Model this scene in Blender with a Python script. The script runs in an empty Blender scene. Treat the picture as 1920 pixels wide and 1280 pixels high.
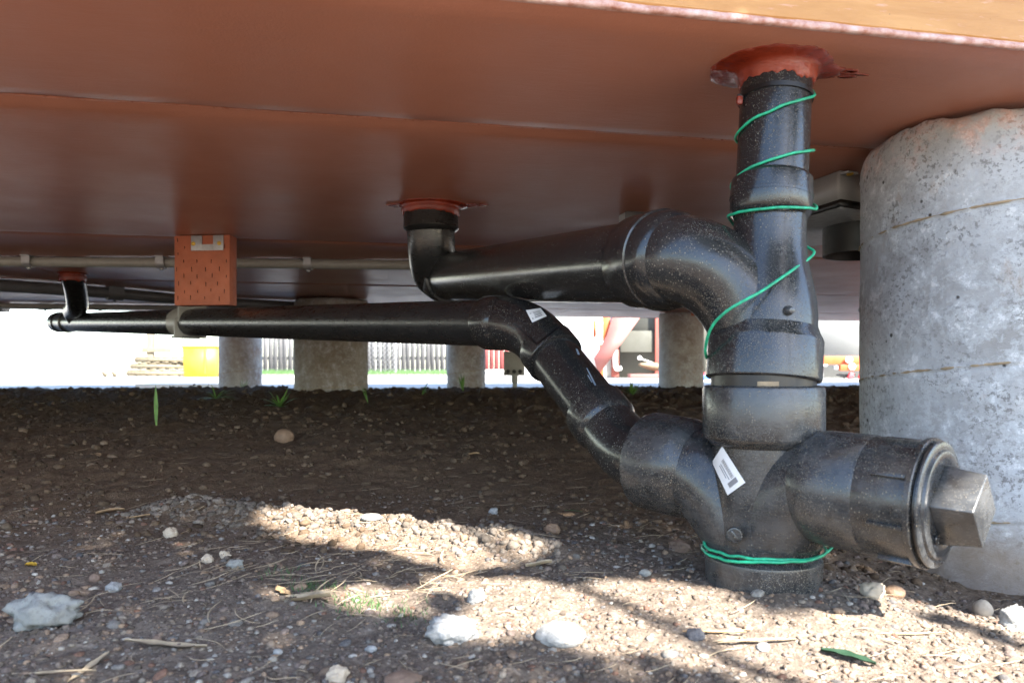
import bpy, bmesh, math, random
import numpy as np
from mathutils import Vector, Matrix
from mathutils.bvhtree import BVHTree

# ------------------------------------------------------------------ camera, sky, sun, exposure
sc = bpy.context.scene
EYE = 0.255; F = 1400.0; HX = 960.0; HY = 690.0
cd = bpy.data.cameras.new('camera'); cam = bpy.data.objects.new('camera', cd)
sc.collection.objects.link(cam); sc.camera = cam
cam.location = (0, 0, EYE); cam.rotation_euler = (math.radians(90), 0, 0)
cd.sensor_width = 36; cd.lens = 36*F/1920; cd.shift_y = (HY-640)/1920
cd.clip_start = 0.02; cd.clip_end = 2000
cd.dof.use_dof = True; cd.dof.focus_distance = 1.15; cd.dof.aperture_fstop = 9
SUN_EL = math.radians(44); SUN_AZ = math.atan2(.6, -.8)       # direction TO the sun, measured from +Y towards +X
S = Vector((math.sin(SUN_AZ)*math.cos(SUN_EL), math.cos(SUN_AZ)*math.cos(SUN_EL), math.sin(SUN_EL)))
w = bpy.data.worlds.new('World'); sc.world = w; w.use_nodes = True
wn = w.node_tree.nodes; bgn = wn['Background']
sky = wn.new('ShaderNodeTexSky'); sky.sky_type = 'NISHITA'; sky.sun_disc = False
sky.sun_elevation = SUN_EL; sky.sun_rotation = SUN_AZ; sky.dust_density = 0.8; sky.ozone_density = 1.3
w.node_tree.links.new(sky.outputs[0], bgn.inputs[0]); bgn.inputs[1].default_value = 0.11
sd = bpy.data.lights.new('sun', 'SUN'); sd.energy = 5.0; sd.angle = math.radians(.53); sd.color = (1, .95, .87)
so = bpy.data.objects.new('sun', sd); sc.collection.objects.link(so)
so.rotation_euler = S.to_track_quat('Z', 'Y').to_euler(); so.location = (2, -3, 5)
sc.view_settings.view_transform = 'Standard'; sc.view_settings.look = 'None'
sc.view_settings.exposure = 3.0; sc.view_settings.gamma = 1
sc.render.engine = 'CYCLES'
sc.cycles.max_bounces = 10; sc.cycles.diffuse_bounces = 6; sc.cycles.glossy_bounces = 4
sc.cycles.use_denoising = True
sc.cycles.sample_clamp_indirect = 8

rnd = random.Random(7)
def W(px, py, Y): return Vector(((px-HX)/F*Y, Y, EYE-(py-HY)/F*Y))

# ------------------------------------------------------------------ numpy noise
def _h(ix, iy, iz, s):
    n = (ix.astype(np.int64)*374761393 + iy.astype(np.int64)*668265263 + iz.astype(np.int64)*2147483647 + s*1274126177) & 0xffffffff
    n = ((n ^ (n >> 13))*1274126177) & 0xffffffff
    n = ((n ^ (n >> 15))*2246822519) & 0xffffffff
    return ((n ^ (n >> 16)) & 0xffff)/65535.0
def vn(x, y, z=None, s=0):
    x = np.asarray(x, float); y = np.asarray(y, float)
    z = np.zeros_like(x) if z is None else np.asarray(z, float)
    ix, iy, iz = np.floor(x), np.floor(y), np.floor(z)
    fx, fy, fz = x-ix, y-iy, z-iz
    fx, fy, fz = [f*f*(3-2*f) for f in (fx, fy, fz)]
    r = 0
    for a in (0, 1):
        for b in (0, 1):
            for c in (0, 1):
                r = r + _h(ix+a, iy+b, iz+c, s)*(fx if a else 1-fx)*(fy if b else 1-fy)*(fz if c else 1-fz)
    return r*2-1
def fbm(x, y, z=None, s=0, o=4):
    r = 0; a = 1; t = 0
    z = np.zeros_like(np.asarray(x, float)) if z is None else np.asarray(z, float)
    for i in range(o):
        r = r + a*vn(np.asarray(x)*2**i, np.asarray(y)*2**i, z*2**i, s+i*17); t += a; a *= .5
    return r/t

# ------------------------------------------------------------------ mesh helpers
class MB:
    def __init__(s): s.v = []; s.f = []; s.n = 0
    def add(s, v, f):
        v = np.asarray([tuple(p) for p in v], float) if not isinstance(v, np.ndarray) else v
        s.v.append(v); s.f += [tuple(i+s.n for i in q) for q in f]; s.n += len(v)
    def verts(s): return np.concatenate(s.v) if s.v else np.zeros((0, 3))
    def box(s, c, size, R=None, bevel=0):
        c = Vector(c); h = Vector(size)/2
        if not bevel:
            vs = [Vector((x*h.x, y*h.y, z*h.z)) for x in (-1, 1) for y in (-1, 1) for z in (-1, 1)]
            fs = [(0,1,3,2),(4,6,7,5),(0,4,5,1),(2,3,7,6),(0,2,6,4),(1,5,7,3)]
        else:
            bm = bmesh.new(); bmesh.ops.create_cube(bm, size=1)
            for v in bm.verts: v.co = Vector((v.co.x*size[0], v.co.y*size[1], v.co.z*size[2]))
            bmesh.ops.bevel(bm, geom=bm.edges[:], offset=bevel, segments=2, affect='EDGES', profile=.5)
            bm.verts.index_update(); vs = [v.co.copy() for v in bm.verts]; fs = [[v.index for v in f.verts] for f in bm.faces]; bm.free()
        if R is not None: vs = [R @ v for v in vs]
        s.add([v+c for v in vs], fs); return s
    def rings(s, rings, cap0=True, cap1=True, closed=True):
        n = len(rings[0]); V = np.concatenate([np.asarray(r, float) for r in rings]); f = []
        for i in range(len(rings)-1):
            for j in range(n if closed else n-1):
                k = (j+1) % n
                f.append((i*n+j, i*n+k, (i+1)*n+k, (i+1)*n+j))
        if cap0: f.append(tuple(range(n-1, -1, -1)))
        if cap1: f.append(tuple((len(rings)-1)*n+j for j in range(n)))
        s.add(V, f); return s
    def lathe(s, p, d, prof, seg=64, cap0=True, cap1=True):
        p = Vector(p); d = Vector(d).normalized(); u = d.orthogonal().normalized(); v = d.cross(u)
        R = []
        for t, r in prof:
            R.append([tuple(p+d*t+(u*math.cos(a)+v*math.sin(a))*r) for a in np.linspace(0, 2*math.pi, seg, endpoint=False)])
        return s.rings(R, cap0, cap1)
    def cyl(s, p0, p1, r, seg=32, r1=None):
        p0 = Vector(p0); p1 = Vector(p1); L = (p1-p0).length
        return s.lathe(p0, p1-p0, [(0, r), (L, r if r1 is None else r1)], seg)
    def sweep(s, pts, rad, seg=48, cap=True):
        pts = [Vector(p) for p in pts]; n = len(pts)
        if not hasattr(rad, '__len__'): rad = [rad]*n
        tg = [(pts[min(i+1, n-1)]-pts[max(i-1, 0)]).normalized() for i in range(n)]
        u = tg[0].orthogonal().normalized(); R = []
        for i in range(n):
            u = (u-tg[i]*u.dot(tg[i])).normalized(); v = tg[i].cross(u)
            R.append([tuple(pts[i]+(u*math.cos(a)+v*math.sin(a))*rad[i]) for a in np.linspace(0, 2*math.pi, seg, endpoint=False)])
        return s.rings(R, cap, cap)
def catmull(P, k=10):
    P = [Vector(p) for p in P]; Q = [P[0]*2-P[1]]+P+[P[-1]*2-P[-2]]; out = []
    for i in range(1, len(Q)-2):
        for j in range(k):
            t = j/k; a, b, c, d = Q[i-1], Q[i], Q[i+1], Q[i+2]
            out.append(.5*((2*b)+(c-a)*t+(2*a-5*b+4*c-d)*t*t+(3*b-a-3*c+d)*t**3))
    out.append(P[-1]); return out
def bez(a, b, c, n=14, d=None):
    a, b, c = Vector(a), Vector(b), Vector(c)
    if d is not None:
        d = Vector(d); return [a*(1-t)**3+b*3*t*(1-t)**2+c*3*t*t*(1-t)+d*t**3 for t in np.linspace(0, 1, n)]
    return [a*(1-t)**2+b*2*t*(1-t)+c*t*t for t in np.linspace(0, 1, n)]

col = sc.collection
ORG = {}
def mkmesh(name, V, Fc, mat, smooth=True, ang=35):
    me = bpy.data.meshes.new(name)
    V = np.asarray(V, np.float32)
    me.vertices.add(len(V)); me.vertices.foreach_set('co', V.ravel())
    lens = np.fromiter((len(f) for f in Fc), np.int32, len(Fc))
    idx = np.fromiter((i for f in Fc for i in f), np.int32, int(lens.sum()))
    me.loops.add(len(idx)); me.loops.foreach_set('vertex_index', idx)
    me.polygons.add(len(Fc)); st = np.zeros(len(Fc), np.int32); st[1:] = np.cumsum(lens)[:-1]
    me.polygons.foreach_set('loop_start', st); me.polygons.foreach_set('loop_total', lens)
    me.update(calc_edges=True)
    if mat: me.materials.append(mat)
    if smooth:
        me.polygons.foreach_set('use_smooth', [True]*len(Fc)); me.set_sharp_from_angle(angle=math.radians(ang))
    return me
def props(o, label=None, cat=None, group=None, kind=None):
    if label: o['label'] = label
    if cat: o['category'] = cat
    if group: o['group'] = group
    if kind: o['kind'] = kind
    return o
def thing(name, loc, label, cat, group=None, rz=0):
    o = bpy.data.objects.new(name, None); col.objects.link(o); o.location = loc; o.rotation_euler = (0, 0, rz)
    o.empty_display_size = .05
    ORG[o.name] = Vector(loc); return props(o, label, cat, group)
def obj(name, mb, mat, parent=None, smooth=True, ang=35, local=False, label=None, kind=None):
    V = mb.verts().copy()
    if parent is None:
        c = Vector(((V[:,0].min()+V[:,0].max())/2, (V[:,1].min()+V[:,1].max())/2, V[:,2].min()))
    else:
        c = ORG[parent.name]
    if local: c = Vector((0, 0, 0))
    V -= np.array(c)
    o = bpy.data.objects.new(name, mkmesh(name, V, mb.f, mat, smooth, ang)); col.objects.link(o)
    if parent is None: o.location = c
    else: o.parent = parent
    ORG[o.name] = c
    return props(o, label, None, None, kind)

# ------------------------------------------------------------------ materials
def mat(name, build):
    m = bpy.data.materials.new(name); m.use_nodes = True; nt = m.node_tree
    b = nt.nodes['Principled BSDF']
    build(Nd(nt), b); return m
class Nd:
    def __init__(s, nt): s.nt = nt
    def new(s, t, **k):
        n = s.nt.nodes.new(t)
        for a, v in k.items(): setattr(n, a, v)
        return n
    def link(s, a, b): s.nt.links.new(a, b)
    def co(s, kind='Object'): return s.new('ShaderNodeTexCoord').outputs[kind]
    def pos(s): return s.new('ShaderNodeNewGeometry').outputs['Position']
    def noise(s, scale, detail=4, rough=.55, vec=None, dist=0):
        n = s.new('ShaderNodeTexNoise'); n.inputs['Scale'].default_value = scale; n.inputs['Detail'].default_value = detail
        n.inputs['Roughness'].default_value = rough; n.inputs['Distortion'].default_value = dist
        s.link(vec if vec is not None else s.pos(), n.inputs['Vector']); return n.outputs['Fac']
    def vor(s, scale, out='Distance', feature='F1', vec=None, rand=1):
        n = s.new('ShaderNodeTexVoronoi', feature=feature); n.inputs['Scale'].default_value = scale
        n.inputs['Randomness'].default_value = rand
        s.link(vec if vec is not None else s.pos(), n.inputs['Vector']); return n.outputs[out]
    def ramp(s, fac, stops, interp='LINEAR'):
        n = s.new('ShaderNodeValToRGB'); cr = n.color_ramp; cr.interpolation = interp
        while len(cr.elements) < len(stops): cr.elements.new(.5)
        for e, (p, c) in zip(cr.elements, stops):
            e.position = p; e.color = (c, c, c, 1) if not hasattr(c, '__len__') else (*c, 1)
        s.link(fac, n.inputs[0]); return n.outputs[0]
    def mix(s, fac, a, b, mode='MIX'):
        n = s.new('ShaderNodeMix', data_type='RGBA', blend_type=mode)
        for i, v in ((0, fac), (6, a), (7, b)):
            if isinstance(v, bpy.types.NodeSocket): s.link(v, n.inputs[i])
            elif i == 0: n.inputs[0].default_value = v
            else: n.inputs[i].default_value = (*v, 1) if hasattr(v, '__len__') else (v, v, v, 1)
        return n.outputs[2]
    def math(s, op, a, b=0):
        n = s.new('ShaderNodeMath', operation=op)
        for i, v in ((0, a), (1, b)):
            if isinstance(v, bpy.types.NodeSocket): s.link(v, n.inputs[i])
            else: n.inputs[i].default_value = v
        return n.outputs[0]
    def sep(s, vec, i):
        n = s.new('ShaderNodeSeparateXYZ'); s.link(vec, n.inputs[0]); return n.outputs[i]
    def mapv(s, vec, scale=(1,1,1), rot=(0,0,0), loc=(0,0,0)):
        n = s.new('ShaderNodeMapping'); n.inputs['Scale'].default_value = scale; n.inputs['Rotation'].default_value = rot
        n.inputs['Location'].default_value = loc; s.link(vec, n.inputs[0]); return n.outputs[0]
    def bump(s, h, dist, b, strength=1, prev=None):
        n = s.new('ShaderNodeBump'); n.inputs['Distance'].default_value = dist; n.inputs['Strength'].default_value = strength
        s.link(h, n.inputs['Height'])
        if prev is not None: s.link(prev, n.inputs['Normal'])
        if b is not None: s.link(n.outputs[0], b.inputs['Normal'])
        return n.outputs[0]
def setp(b, base=None, rough=None, metal=None, spec=None):
    if base is not None: b.inputs['Base Color'].default_value = (*base, 1)
    if rough is not None: b.inputs['Roughness'].default_value = rough
    if metal is not None: b.inputs['Metallic'].default_value = metal
    if spec is not None: b.inputs['Specular IOR Level'].default_value = spec
def plain(name, base, rough=.5, metal=0, var=.25, scale=30, bumpd=0):
    def f(n, b):
        setp(b, base, rough, metal)
        k = n.ramp(n.noise(scale, 5, .6), [(.3, 1-var), (.7, 1+var*.5)])
        n.link(n.mix(1, base, k, 'MULTIPLY'), b.inputs['Base Color'])
        r = n.ramp(n.noise(scale*2.3, 4), [(.3, max(.02, rough-.1)), (.7, min(1, rough+.12))]); n.link(r, b.inputs['Roughness'])
        if bumpd: n.bump(n.noise(scale*6, 4), bumpd, b)
    return mat(name, f)
def abs_mat(name, film, specks, base=(.011, .0115, .0125), rough=.3, scratch=.3, tint=(.075, .075, .072)):
    """black ABS plastic with a dry dust film and small splashes of soil"""
    def f(n, b):
        p = n.pos()
        big = n.noise(16, 5, .6, p, .4); mid = n.noise(70, 5, .65, p)
        filmv = n.ramp(n.math('ADD', n.math('MULTIPLY', big, .6), n.math('MULTIPLY', mid, .4)), [(.38, film*.12), (.64, min(1, film*1.6))])
        c = n.mix(filmv, base, tint)
        # splashes
        def dots(scale, lo, hi, amt, msc):
            v = n.new('ShaderNodeTexVoronoi'); v.inputs['Scale'].default_value = scale
            n.link(n.mapv(n.mix(.04, p, n.new_noise_col(300, p)) if False else p, (1, 1, .62)), v.inputs['Vector'])
            d = n.ramp(v.outputs['Distance'], [(lo, 1), (hi, 0)])
            pick = n.ramp(n.sep(v.outputs['Color'], 0), [(1-amt, 0), (1-amt+.03, 1)])
            m = n.ramp(n.noise(msc, 3, .6, p), [(.42, .25), (.58, 1)])
            return n.math('MULTIPLY', n.math('MULTIPLY', d, pick), m)
        d1 = dots(420, .16, .30, specks*.45, 9)
        d2 = dots(1000, .22, .42, min(.95, specks*.8), 14)
        d = n.math('MAXIMUM', n.math('MULTIPLY', d1, .9), n.math('MULTIPLY', d2, .6))
        c = n.mix(d, c, (.20, .17, .125))
        n.link(c, b.inputs['Base Color'])
        r = n.ramp(n.math('ADD', n.math('MULTIPLY', filmv, .75), n.math('MULTIPLY', d, .3)), [(0, rough), (1, .48)])
        sc_ = n.ramp(n.noise(40, 6, .75, n.mapv(p, (1, 1, 5))), [(.35, -.05), (.65, .10)])
        n.link(n.math('ADD', r, sc_), b.inputs['Roughness'])
        nb = n.bump(n.noise(120, 5, .6), .0003, None, .5)
        n.bump(d, .0004, b, .8, nb)
        b.inputs['Specular IOR Level'].default_value = .55
    return mat(name, f)
M = {}
M['abs'] = abs_mat('black_plastic', .05, .38, rough=.15)
M['abs_clean'] = abs_mat('clean_black_plastic', .04, .10, rough=.24)
M['abs_dust'] = abs_mat('dusty_black_plastic', .15, .8, rough=.13, tint=(.055, .056, .056))
M['abs_dusty'] = abs_mat('grey_dusted_plastic', .34, .85, rough=.15, tint=(.080, .083, .086))
M['abs_plug'] = abs_mat('glossy_plug_plastic', .38, .30, rough=.12, tint=(.105, .11, .115))
M['rubber'] = plain('black_rubber', (.006, .006, .007), .35)

def soffit(n, b):
    p = n.pos()
    c = n.ramp(n.noise(3.0, 5, .6), [(.3, (.40, .166, .108)), (.7, (.465, .20, .134))])
    spot = n.ramp(n.vor(40), [(.035, 1), (.06, 0)])
    pick = n.ramp(n.noise(6, 2), [(.48, 0), (.56, 1)])
    c = n.mix(n.math('MULTIPLY', spot, n.math('MULTIPLY', pick, .6)), c, (.5, .22, .11))
    n.link(c, b.inputs['Base Color'])
    rot = n.mapv(p, (1, 1, 1), (0, 0, -math.radians(11.3)))
    g = n.noise(60, 6, .7, n.mapv(rot, (.35, 1.6, 1)))
    n.link(n.ramp(n.noise(9, 5, .6), [(.3, .36), (.7, .47)]), b.inputs['Roughness'])
    b1 = n.bump(g, .0012, None, .55)
    n.bump(n.noise(330, 3, .5), .0005, b, .6, b1)
    b.inputs['Specular IOR Level'].default_value = .5
M['soffit'] = mat('red_brown_painted_plywood', soffit)
M['bead'] = plain('thick_red_brown_paint', (.47, .185, .115), .32, var=.2, scale=80, bumpd=.0012)
def tanf(n, b):
    p = n.mapv(n.pos(), (1, 1, 7), (0, 0, -math.radians(11.3)))
    c = n.ramp(n.noise(7, 8, .65, p, .5), [(.3, (.40, .185, .055)), (.55, (.47, .235, .078)), (.75, (.53, .29, .11))])
    c = n.mix(n.ramp(n.noise(28, 5, .7, p), [(.60, 0), (.68, .55)]), c, (.62, .36, .30))
    c = n.mix(n.ramp(n.vor(70), [(.03, .8), (.05, 0)]), c, (.12, .07, .04))
    n.link(c, b.inputs['Base Color']); b.inputs['Roughness'].default_value = .55
    n.bump(n.noise(60, 6, .6, p), .001, b, .6)
M['tan'] = mat('tan_painted_wood', tanf)
def edgef(n, b):
    c = n.ramp(n.noise(45, 6, .7), [(.35, (.36, .15, .10)), (.5, (.52, .32, .28)), (.65, (.60, .46, .44))])
    n.link(c, b.inputs['Base Color']); b.inputs['Roughness'].default_value = .6
    n.bump(n.noise(200, 4), .001, b)
M['edge'] = mat('pink_white_paint_edge', edgef)
def redseal(n, b):
    c = n.ramp(n.noise(30, 4), [(.35, (.17, .020, .008)), (.7, (.26, .036, .013))])
    n.link(c, b.inputs['Base Color']); b.inputs['Roughness'].default_value = .27
    p = n.co()
    n.bump(n.noise(110, 5, .65, n.mapv(p, (1, 1, 3)), 1.2), .0016, b, .8)
    b.inputs['Coat Weight'].default_value = .15; b.inputs['Coat Roughness'].default_value = .1
M['seal'] = mat('glossy_red_sealant', redseal)
M['ochre'] = plain('ochre_seam_line', (.33, .25, .16), .9, var=.5, scale=60)

def concrete(name, dark, light, pits=1.0, overspray=False, lime=.8):
    def f(n, b):
        p = n.pos()
        a = n.noise(5.5, 6, .62, p, .3); m2 = n.noise(30, 8, .78, p, .15); hf = n.noise(150, 7, .72, p)
        c = n.mix(n.ramp(a, [(.36, 0), (.62, 1)]), dark, light)
        c = n.mix(n.ramp(m2, [(.47, 0), (.53, lime*.75)]), c, (.47, .49, .51))
        c = n.mix(n.ramp(m2, [(.575, 0), (.59, lime)]), c, (.60, .61, .62))
        k = n.math('MULTIPLY', n.ramp(hf, [(.53, 0), (.58, 1)]), n.ramp(n.noise(11, 4, .6, p), [(.42, .08), (.58, 1)]))
        k = n.math('MULTIPLY', k, .6*pits)
        c = n.mix(k, c, (.085, .075, .065))
        pit = n.math('MULTIPLY', n.ramp(n.vor(34, vec=p), [(.05, 1), (.11, 0)]), n.ramp(n.noise(17, 2, .5, p), [(.5, 0), (.56, 1)]))
        c = n.mix(n.math('MULTIPLY', pit, .9*pits), c, (.035, .03, .027))
        rust = n.ramp(n.noise(13, 5, .7, n.mapv(p, (1, 1, .6), loc=(3, 1, 2))), [(.60, 0), (.72, .5)])
        c = n.mix(rust, c, (.30, .20, .12))
        z = n.sep(p, 2)
        if overspray:
            top = n.math('MULTIPLY', n.ramp(n.math('ADD', z, n.math('MULTIPLY', n.noise(18, 5, .7, p), .10)), [(.575, 0), (.62, 1)]), n.ramp(n.noise(30, 5, .7, p), [(.46, 0), (.64, .45)]))
            c = n.mix(top, c, (.55, .20, .10))
            base = n.ramp(n.math('ADD', z, n.math('MULTIPLY', n.noise(12, 4, .6, p), .08)), [(.045, .75), (.10, 0)])
            c = n.mix(base, c, (.20, .135, .085))
        n.link(c, b.inputs['Base Color'])
        b.inputs['Roughness'].default_value = .9; b.inputs['Specular IOR Level'].default_value = .25
        h = n.math('SUBTRACT', n.math('ADD', n.math('MULTIPLY', m2, .8), n.math('MULTIPLY', hf, .35)), n.math('MULTIPLY', pit, .8))
        n.bump(h, .0028, b, .9)
    return mat(name, f)
M['conc'] = concrete('mottled_pier_concrete', (.29, .285, .28), (.43, .445, .465), 1.0, True)
M['conc2'] = concrete('brown_stained_concrete', (.20, .165, .13), (.30, .27, .24), .8, False, .3)
M['conc3'] = concrete('pale_pier_concrete', (.27, .23, .21), (.50, .49, .48), .6, False, .5)
M['conc_white'] = concrete('pale_crushed_concrete', (.17, .17, .155), (.26, .26, .24), .8, False, .0)

def soil(n, b):
    p = n.pos()
    y = n.sep(p, 1)
    big = n.noise(3.5, 4, .6, p)
    s = n.math('ADD', n.math('SUBTRACT', y, n.math('MULTIPLY', big, .6)), n.math('MULTIPLY', n.noise(14, 4, .6, p), .25))
    far = n.ramp(n.math('MULTIPLY', s, .5), [(.30, 0), (.54, 1)])
    hf = n.noise(210, 6, .75, p); mf = n.noise(55, 6, .7, p, .4)
    dry = n.ramp(n.math('ADD', n.math('MULTIPLY', hf, .5), n.math('MULTIPLY', mf, .5)), [(.36, (.062, .046, .035)), (.5, (.128, .100, .078)), (.64, (.235, .192, .155))])
    wet = n.ramp(n.math('ADD', n.math('MULTIPLY', hf, .5), n.math('MULTIPLY', mf, .5)), [(.36, (.052, .034, .020)), (.5, (.115, .077, .047)), (.66, (.20, .142, .095))])
    c = n.mix(far, dry, wet)
    v = n.new('ShaderNodeTexVoronoi'); v.inputs['Scale'].default_value = 230; n.link(p, v.inputs['Vector'])
    g = n.math('MULTIPLY', n.ramp(v.outputs['Distance'], [(.38, 1), (.46, 0)]), n.ramp(n.sep(v.outputs['Color'], 1), [(.5, 0), (.52, 1)]))
    gc = n.ramp(n.sep(v.outputs['Color'], 0), [(0, (.07, .055, .045)), (.3, (.19, .13, .095)), (.5, (.15, .13, .12)), (.7, (.26, .19, .13)), (1, (.31, .28, .24))])
    inv = n.math('SUBTRACT', 1, far)
    c = n.mix(n.math('MULTIPLY', g, n.math('MULTIPLY', inv, .85)), c, gc)
    n.link(c, b.inputs['Base Color']); b.inputs['Roughness'].default_value = .95; b.inputs['Specular IOR Level'].default_value = .2
    h = n.math('ADD', n.math('ADD', n.math('MULTIPLY', hf, .6), mf), n.math('MULTIPLY', g, .25))
    n.bump(h, .0035, b, 1)
M['soil'] = mat('soil_and_fine_gravel', soil)
def clod(n, b):
    r = n.new('ShaderNodeAttribute'); r.attribute_name = 'tint'
    hf = n.noise(260, 5, .7)
    c = n.mix(1, r.outputs['Color'], n.ramp(hf, [(.3, .6), (.7, 1.3)]), 'MULTIPLY')
    n.link(c, b.inputs['Base Color']); b.inputs['Roughness'].default_value = .93; b.inputs['Specular IOR Level'].default_value = .2
    n.bump(hf, .0015, b)
M['bits'] = mat('gravel_and_clods', clod)
def yardm(n, b):
    p = n.pos()
    c = n.ramp(n.math('ADD', n.math('MULTIPLY', n.noise(.8, 6, .6, p), .6), n.math('MULTIPLY', n.noise(20, 6, .7, p), .4)), [(.35, (.30, .285, .26)), (.65, (.46, .45, .43))])
    n.link(c, b.inputs['Base Color']); b.inputs['Roughness'].default_value = .9
    n.bump(n.noise(40, 6, .7, p), .006, b)
M['yard'] = mat('pale_concrete_yard', yardm)
def wood(name, c1, c2, sc_=(8, 8, 1.2), rough=.75, scale=6):
    def f(n, b):
        c = n.ramp(n.noise(scale, 8, .65, n.mapv(n.co(), sc_), .6), [(.3, c1), (.7, c2)])
        n.link(c, b.inputs['Base Color']); b.inputs['Roughness'].default_value = rough
        n.bump(n.noise(scale*3, 6, .6, n.mapv(n.co(), sc_)), .002, b, .6)
    return mat(name, f)
M['block'] = plain('red_oxide_painted_timber', (.40, .118, .058), .62, var=.18, scale=25, bumpd=.0006)
M['slit'] = plain('dark_incision', (.02, .006, .004), .9)
M['galv'] = plain('dull_galvanised_steel', (.36, .37, .38), .45, .5, .2, 60)
M['grey_plastic'] = plain('grey_conduit_plastic', (.30, .30, .27), .42, 0, .12, 40)
M['dark_conduit'] = plain('dark_grey_conduit_plastic', (.11, .115, .12), .4, 0, .15, 40)
M['screw'] = plain('zinc_yellow_screw', (.62, .40, .06), .35, .3)
M['green'] = plain('green_wire_insulation', (.015, .36, .19), .38, var=.5, scale=110)
M['label'] = plain('white_paper_label', (.66, .66, .66), .5, var=.06)
M['ink'] = plain('grey_label_print', (.20, .20, .21), .6)
M['mark'] = plain('pale_blue_pipe_print', (.17, .21, .26), .5)
M['box'] = plain('grey_coated_steel', (.36, .36, .355), .42, 0, .08, 12)
M['black_metal'] = plain('black_coated_metal', (.014, .014, .014), .4)
M['yellow'] = plain('yellow_plastic', (.50, .33, .02), .5, var=.12, scale=4)
M['pine'] = wood('raw_pine_boards', (.085, .068, .042), (.17, .14, .09))  # pine tone lowered to stand for the shaded parts of the boards
M['picket'] = wood('shade_toned_grey_pickets', (.055, .055, .058), (.12, .118, .118))  # grey darkened in the colour itself, as pickets out of direct sun
M['picket_red'] = plain('faded_red_pickets', (.20, .045, .042), .8, var=.3, scale=5)
M['wire'] = plain('galvanised_fence_wire', (.24, .25, .26), .5, .3)
M['grass'] = plain('green_grass', (.045, .10, .025), .6, var=.5, scale=40)
M['weed'] = plain('bright_weed_leaf', (.11, .23, .04), .5, var=.4, scale=60)
M['darkleaf'] = plain('dark_green_leaf', (.018, .045, .025), .45)
M['straw'] = plain('dry_straw', (.36, .28, .18), .8, var=.4, scale=60)
M['dryleaf'] = plain('dry_tan_leaf', (.42, .28, .15), .7, var=.3, scale=60, bumpd=.0008)
M['shedwall'] = plain('grey_green_shed_wall', (.055, .056, .046), .8, var=.12, scale=3)
M['shedlight'] = plain('pale_grey_wall', (.19, .195, .19), .8, var=.06, scale=3)
M['brick_red'] = plain('red_painted_trim', (.20, .045, .032), .65, var=.15, scale=5)
M['pink'] = plain('pale_red_painted_brace', (.22, .075, .066), .65, var=.12, scale=5)
M['orange'] = plain('orange_painted_beam', (.36, .07, .012), .5, var=.1, scale=5)
M['white'] = plain('white_paint', (.78, .78, .77), .5, var=.06)
M['tarp'] = plain('tan_fabric', (.14, .10, .06), .8, var=.2, scale=20)
M['blue'] = plain('blue_plastic', (.05, .17, .55), .5)
M['redplast'] = plain('red_plastic', (.62, .04, .05), .5)
M['bark'] = wood('caster_bark', (.07, .05, .035), (.16, .12, .09))
M['leaf'] = plain('caster_leaf', (.05, .10, .025), .5, var=.4, scale=8)
M['siding'] = plain('cream_painted_siding', (.46, .34, .20), .7, var=.08, scale=2)
M['roof'] = plain('grey_roof_sheet', (.2, .2, .2), .7)
def chalk(n, b):
    n.link(n.ramp(n.noise(120, 6, .7), [(.35, (.16, .158, .15)), (.65, (.34, .335, .32))]), b.inputs['Base Color'])
    b.inputs['Roughness'].default_value = .9; n.bump(n.noise(150, 6, .7), .002, b)
M['whitestone'] = mat('white_stone', chalk)
M['tanstone'] = plain('tan_stone', (.20, .125, .075), .7, var=.3, scale=90, bumpd=.0006)
M['brownstone'] = plain('brown_stone', (.16, .105, .075), .8, var=.35, scale=90, bumpd=.0008)
M['creamstone'] = plain('cream_stone', (.38, .31, .23), .7, var=.15, scale=90)
M['darkstone'] = plain('dark_grey_stone', (.07, .07, .08), .8, var=.3, scale=90, bumpd=.001)

# ------------------------------------------------------------------ terrain
KY = np.array([-300, 0, .6, .75, .95, 1.15, 1.35, 1.75, 2.2, 3.0, 3.7, 4.3, 5.0, 5.3])
KZ = np.array([-.015, -.012, .0, .012, .018, .018, .028, .062, .092, .118, .137, .133, .105, .07])
def gbase(x, y):
    x = np.asarray(x, float); y = np.asarray(y, float)
    yy = y - .10*x
    z = np.interp(yy, KY, KZ)
    z = z - .055*np.exp(-(((x-.62)/.22)**2+((y-.95)/.22)**2))          # hollow at the pier's foot
    z = z + .016*np.exp(-(((x-.29)/.13)**2+((y-.79)/.10)**2))
    return z
def gheight(x, y):
    z = gbase(x, y)
    far = np.clip((y-1.2)/2, 0, 1)
    # ridge of clods
    t = np.clip((x+.50)/.55, 0, 1)
    ry = 1.20-.24*t
    z = z + .020*np.exp(-((y-ry)/.045)**2)*np.clip((x+.62)/.1, 0, 1)*np.clip((.12-x)/.12, 0, 1)
    z = z + fbm(x*9, y*9, s=1, o=3)*(.007+.008*far)+np.maximum(0, fbm(x*28, y*28, s=88, o=4))*.004
    c1 = np.maximum(0, fbm(x*42, y*42, s=5, o=3)); z = z + c1*(.0045+.022*far)
    c2 = fbm(x*120, y*120, s=9, o=2); z = z + c2*(.0014+.003*far)
    z = z + fbm(x*2.2, y*2.2, s=21, o=3)*.012*far
    rz = np.exp(-((y-ry)/.06)**2)*np.clip((x+.62)/.1, 0, 1)*np.clip((.12-x)/.12, 0, 1)
    z = z + np.maximum(0, fbm(x*70, y*70, s=33, o=3))*.012*rz
    return z
ns, ny = 620, 470
sg = np.linspace(-1.25, 1.25, ns); yg = .28*np.exp(np.linspace(0, math.log(5.25/.28), ny))
Yg, Sg = np.meshgrid(yg, sg, indexing='ij'); Xg = Sg*(Yg*.92+.12)
Zg = gheight(Xg, Yg)
V = np.stack([Xg.ravel(), Yg.ravel(), Zg.ravel()], 1)
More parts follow.
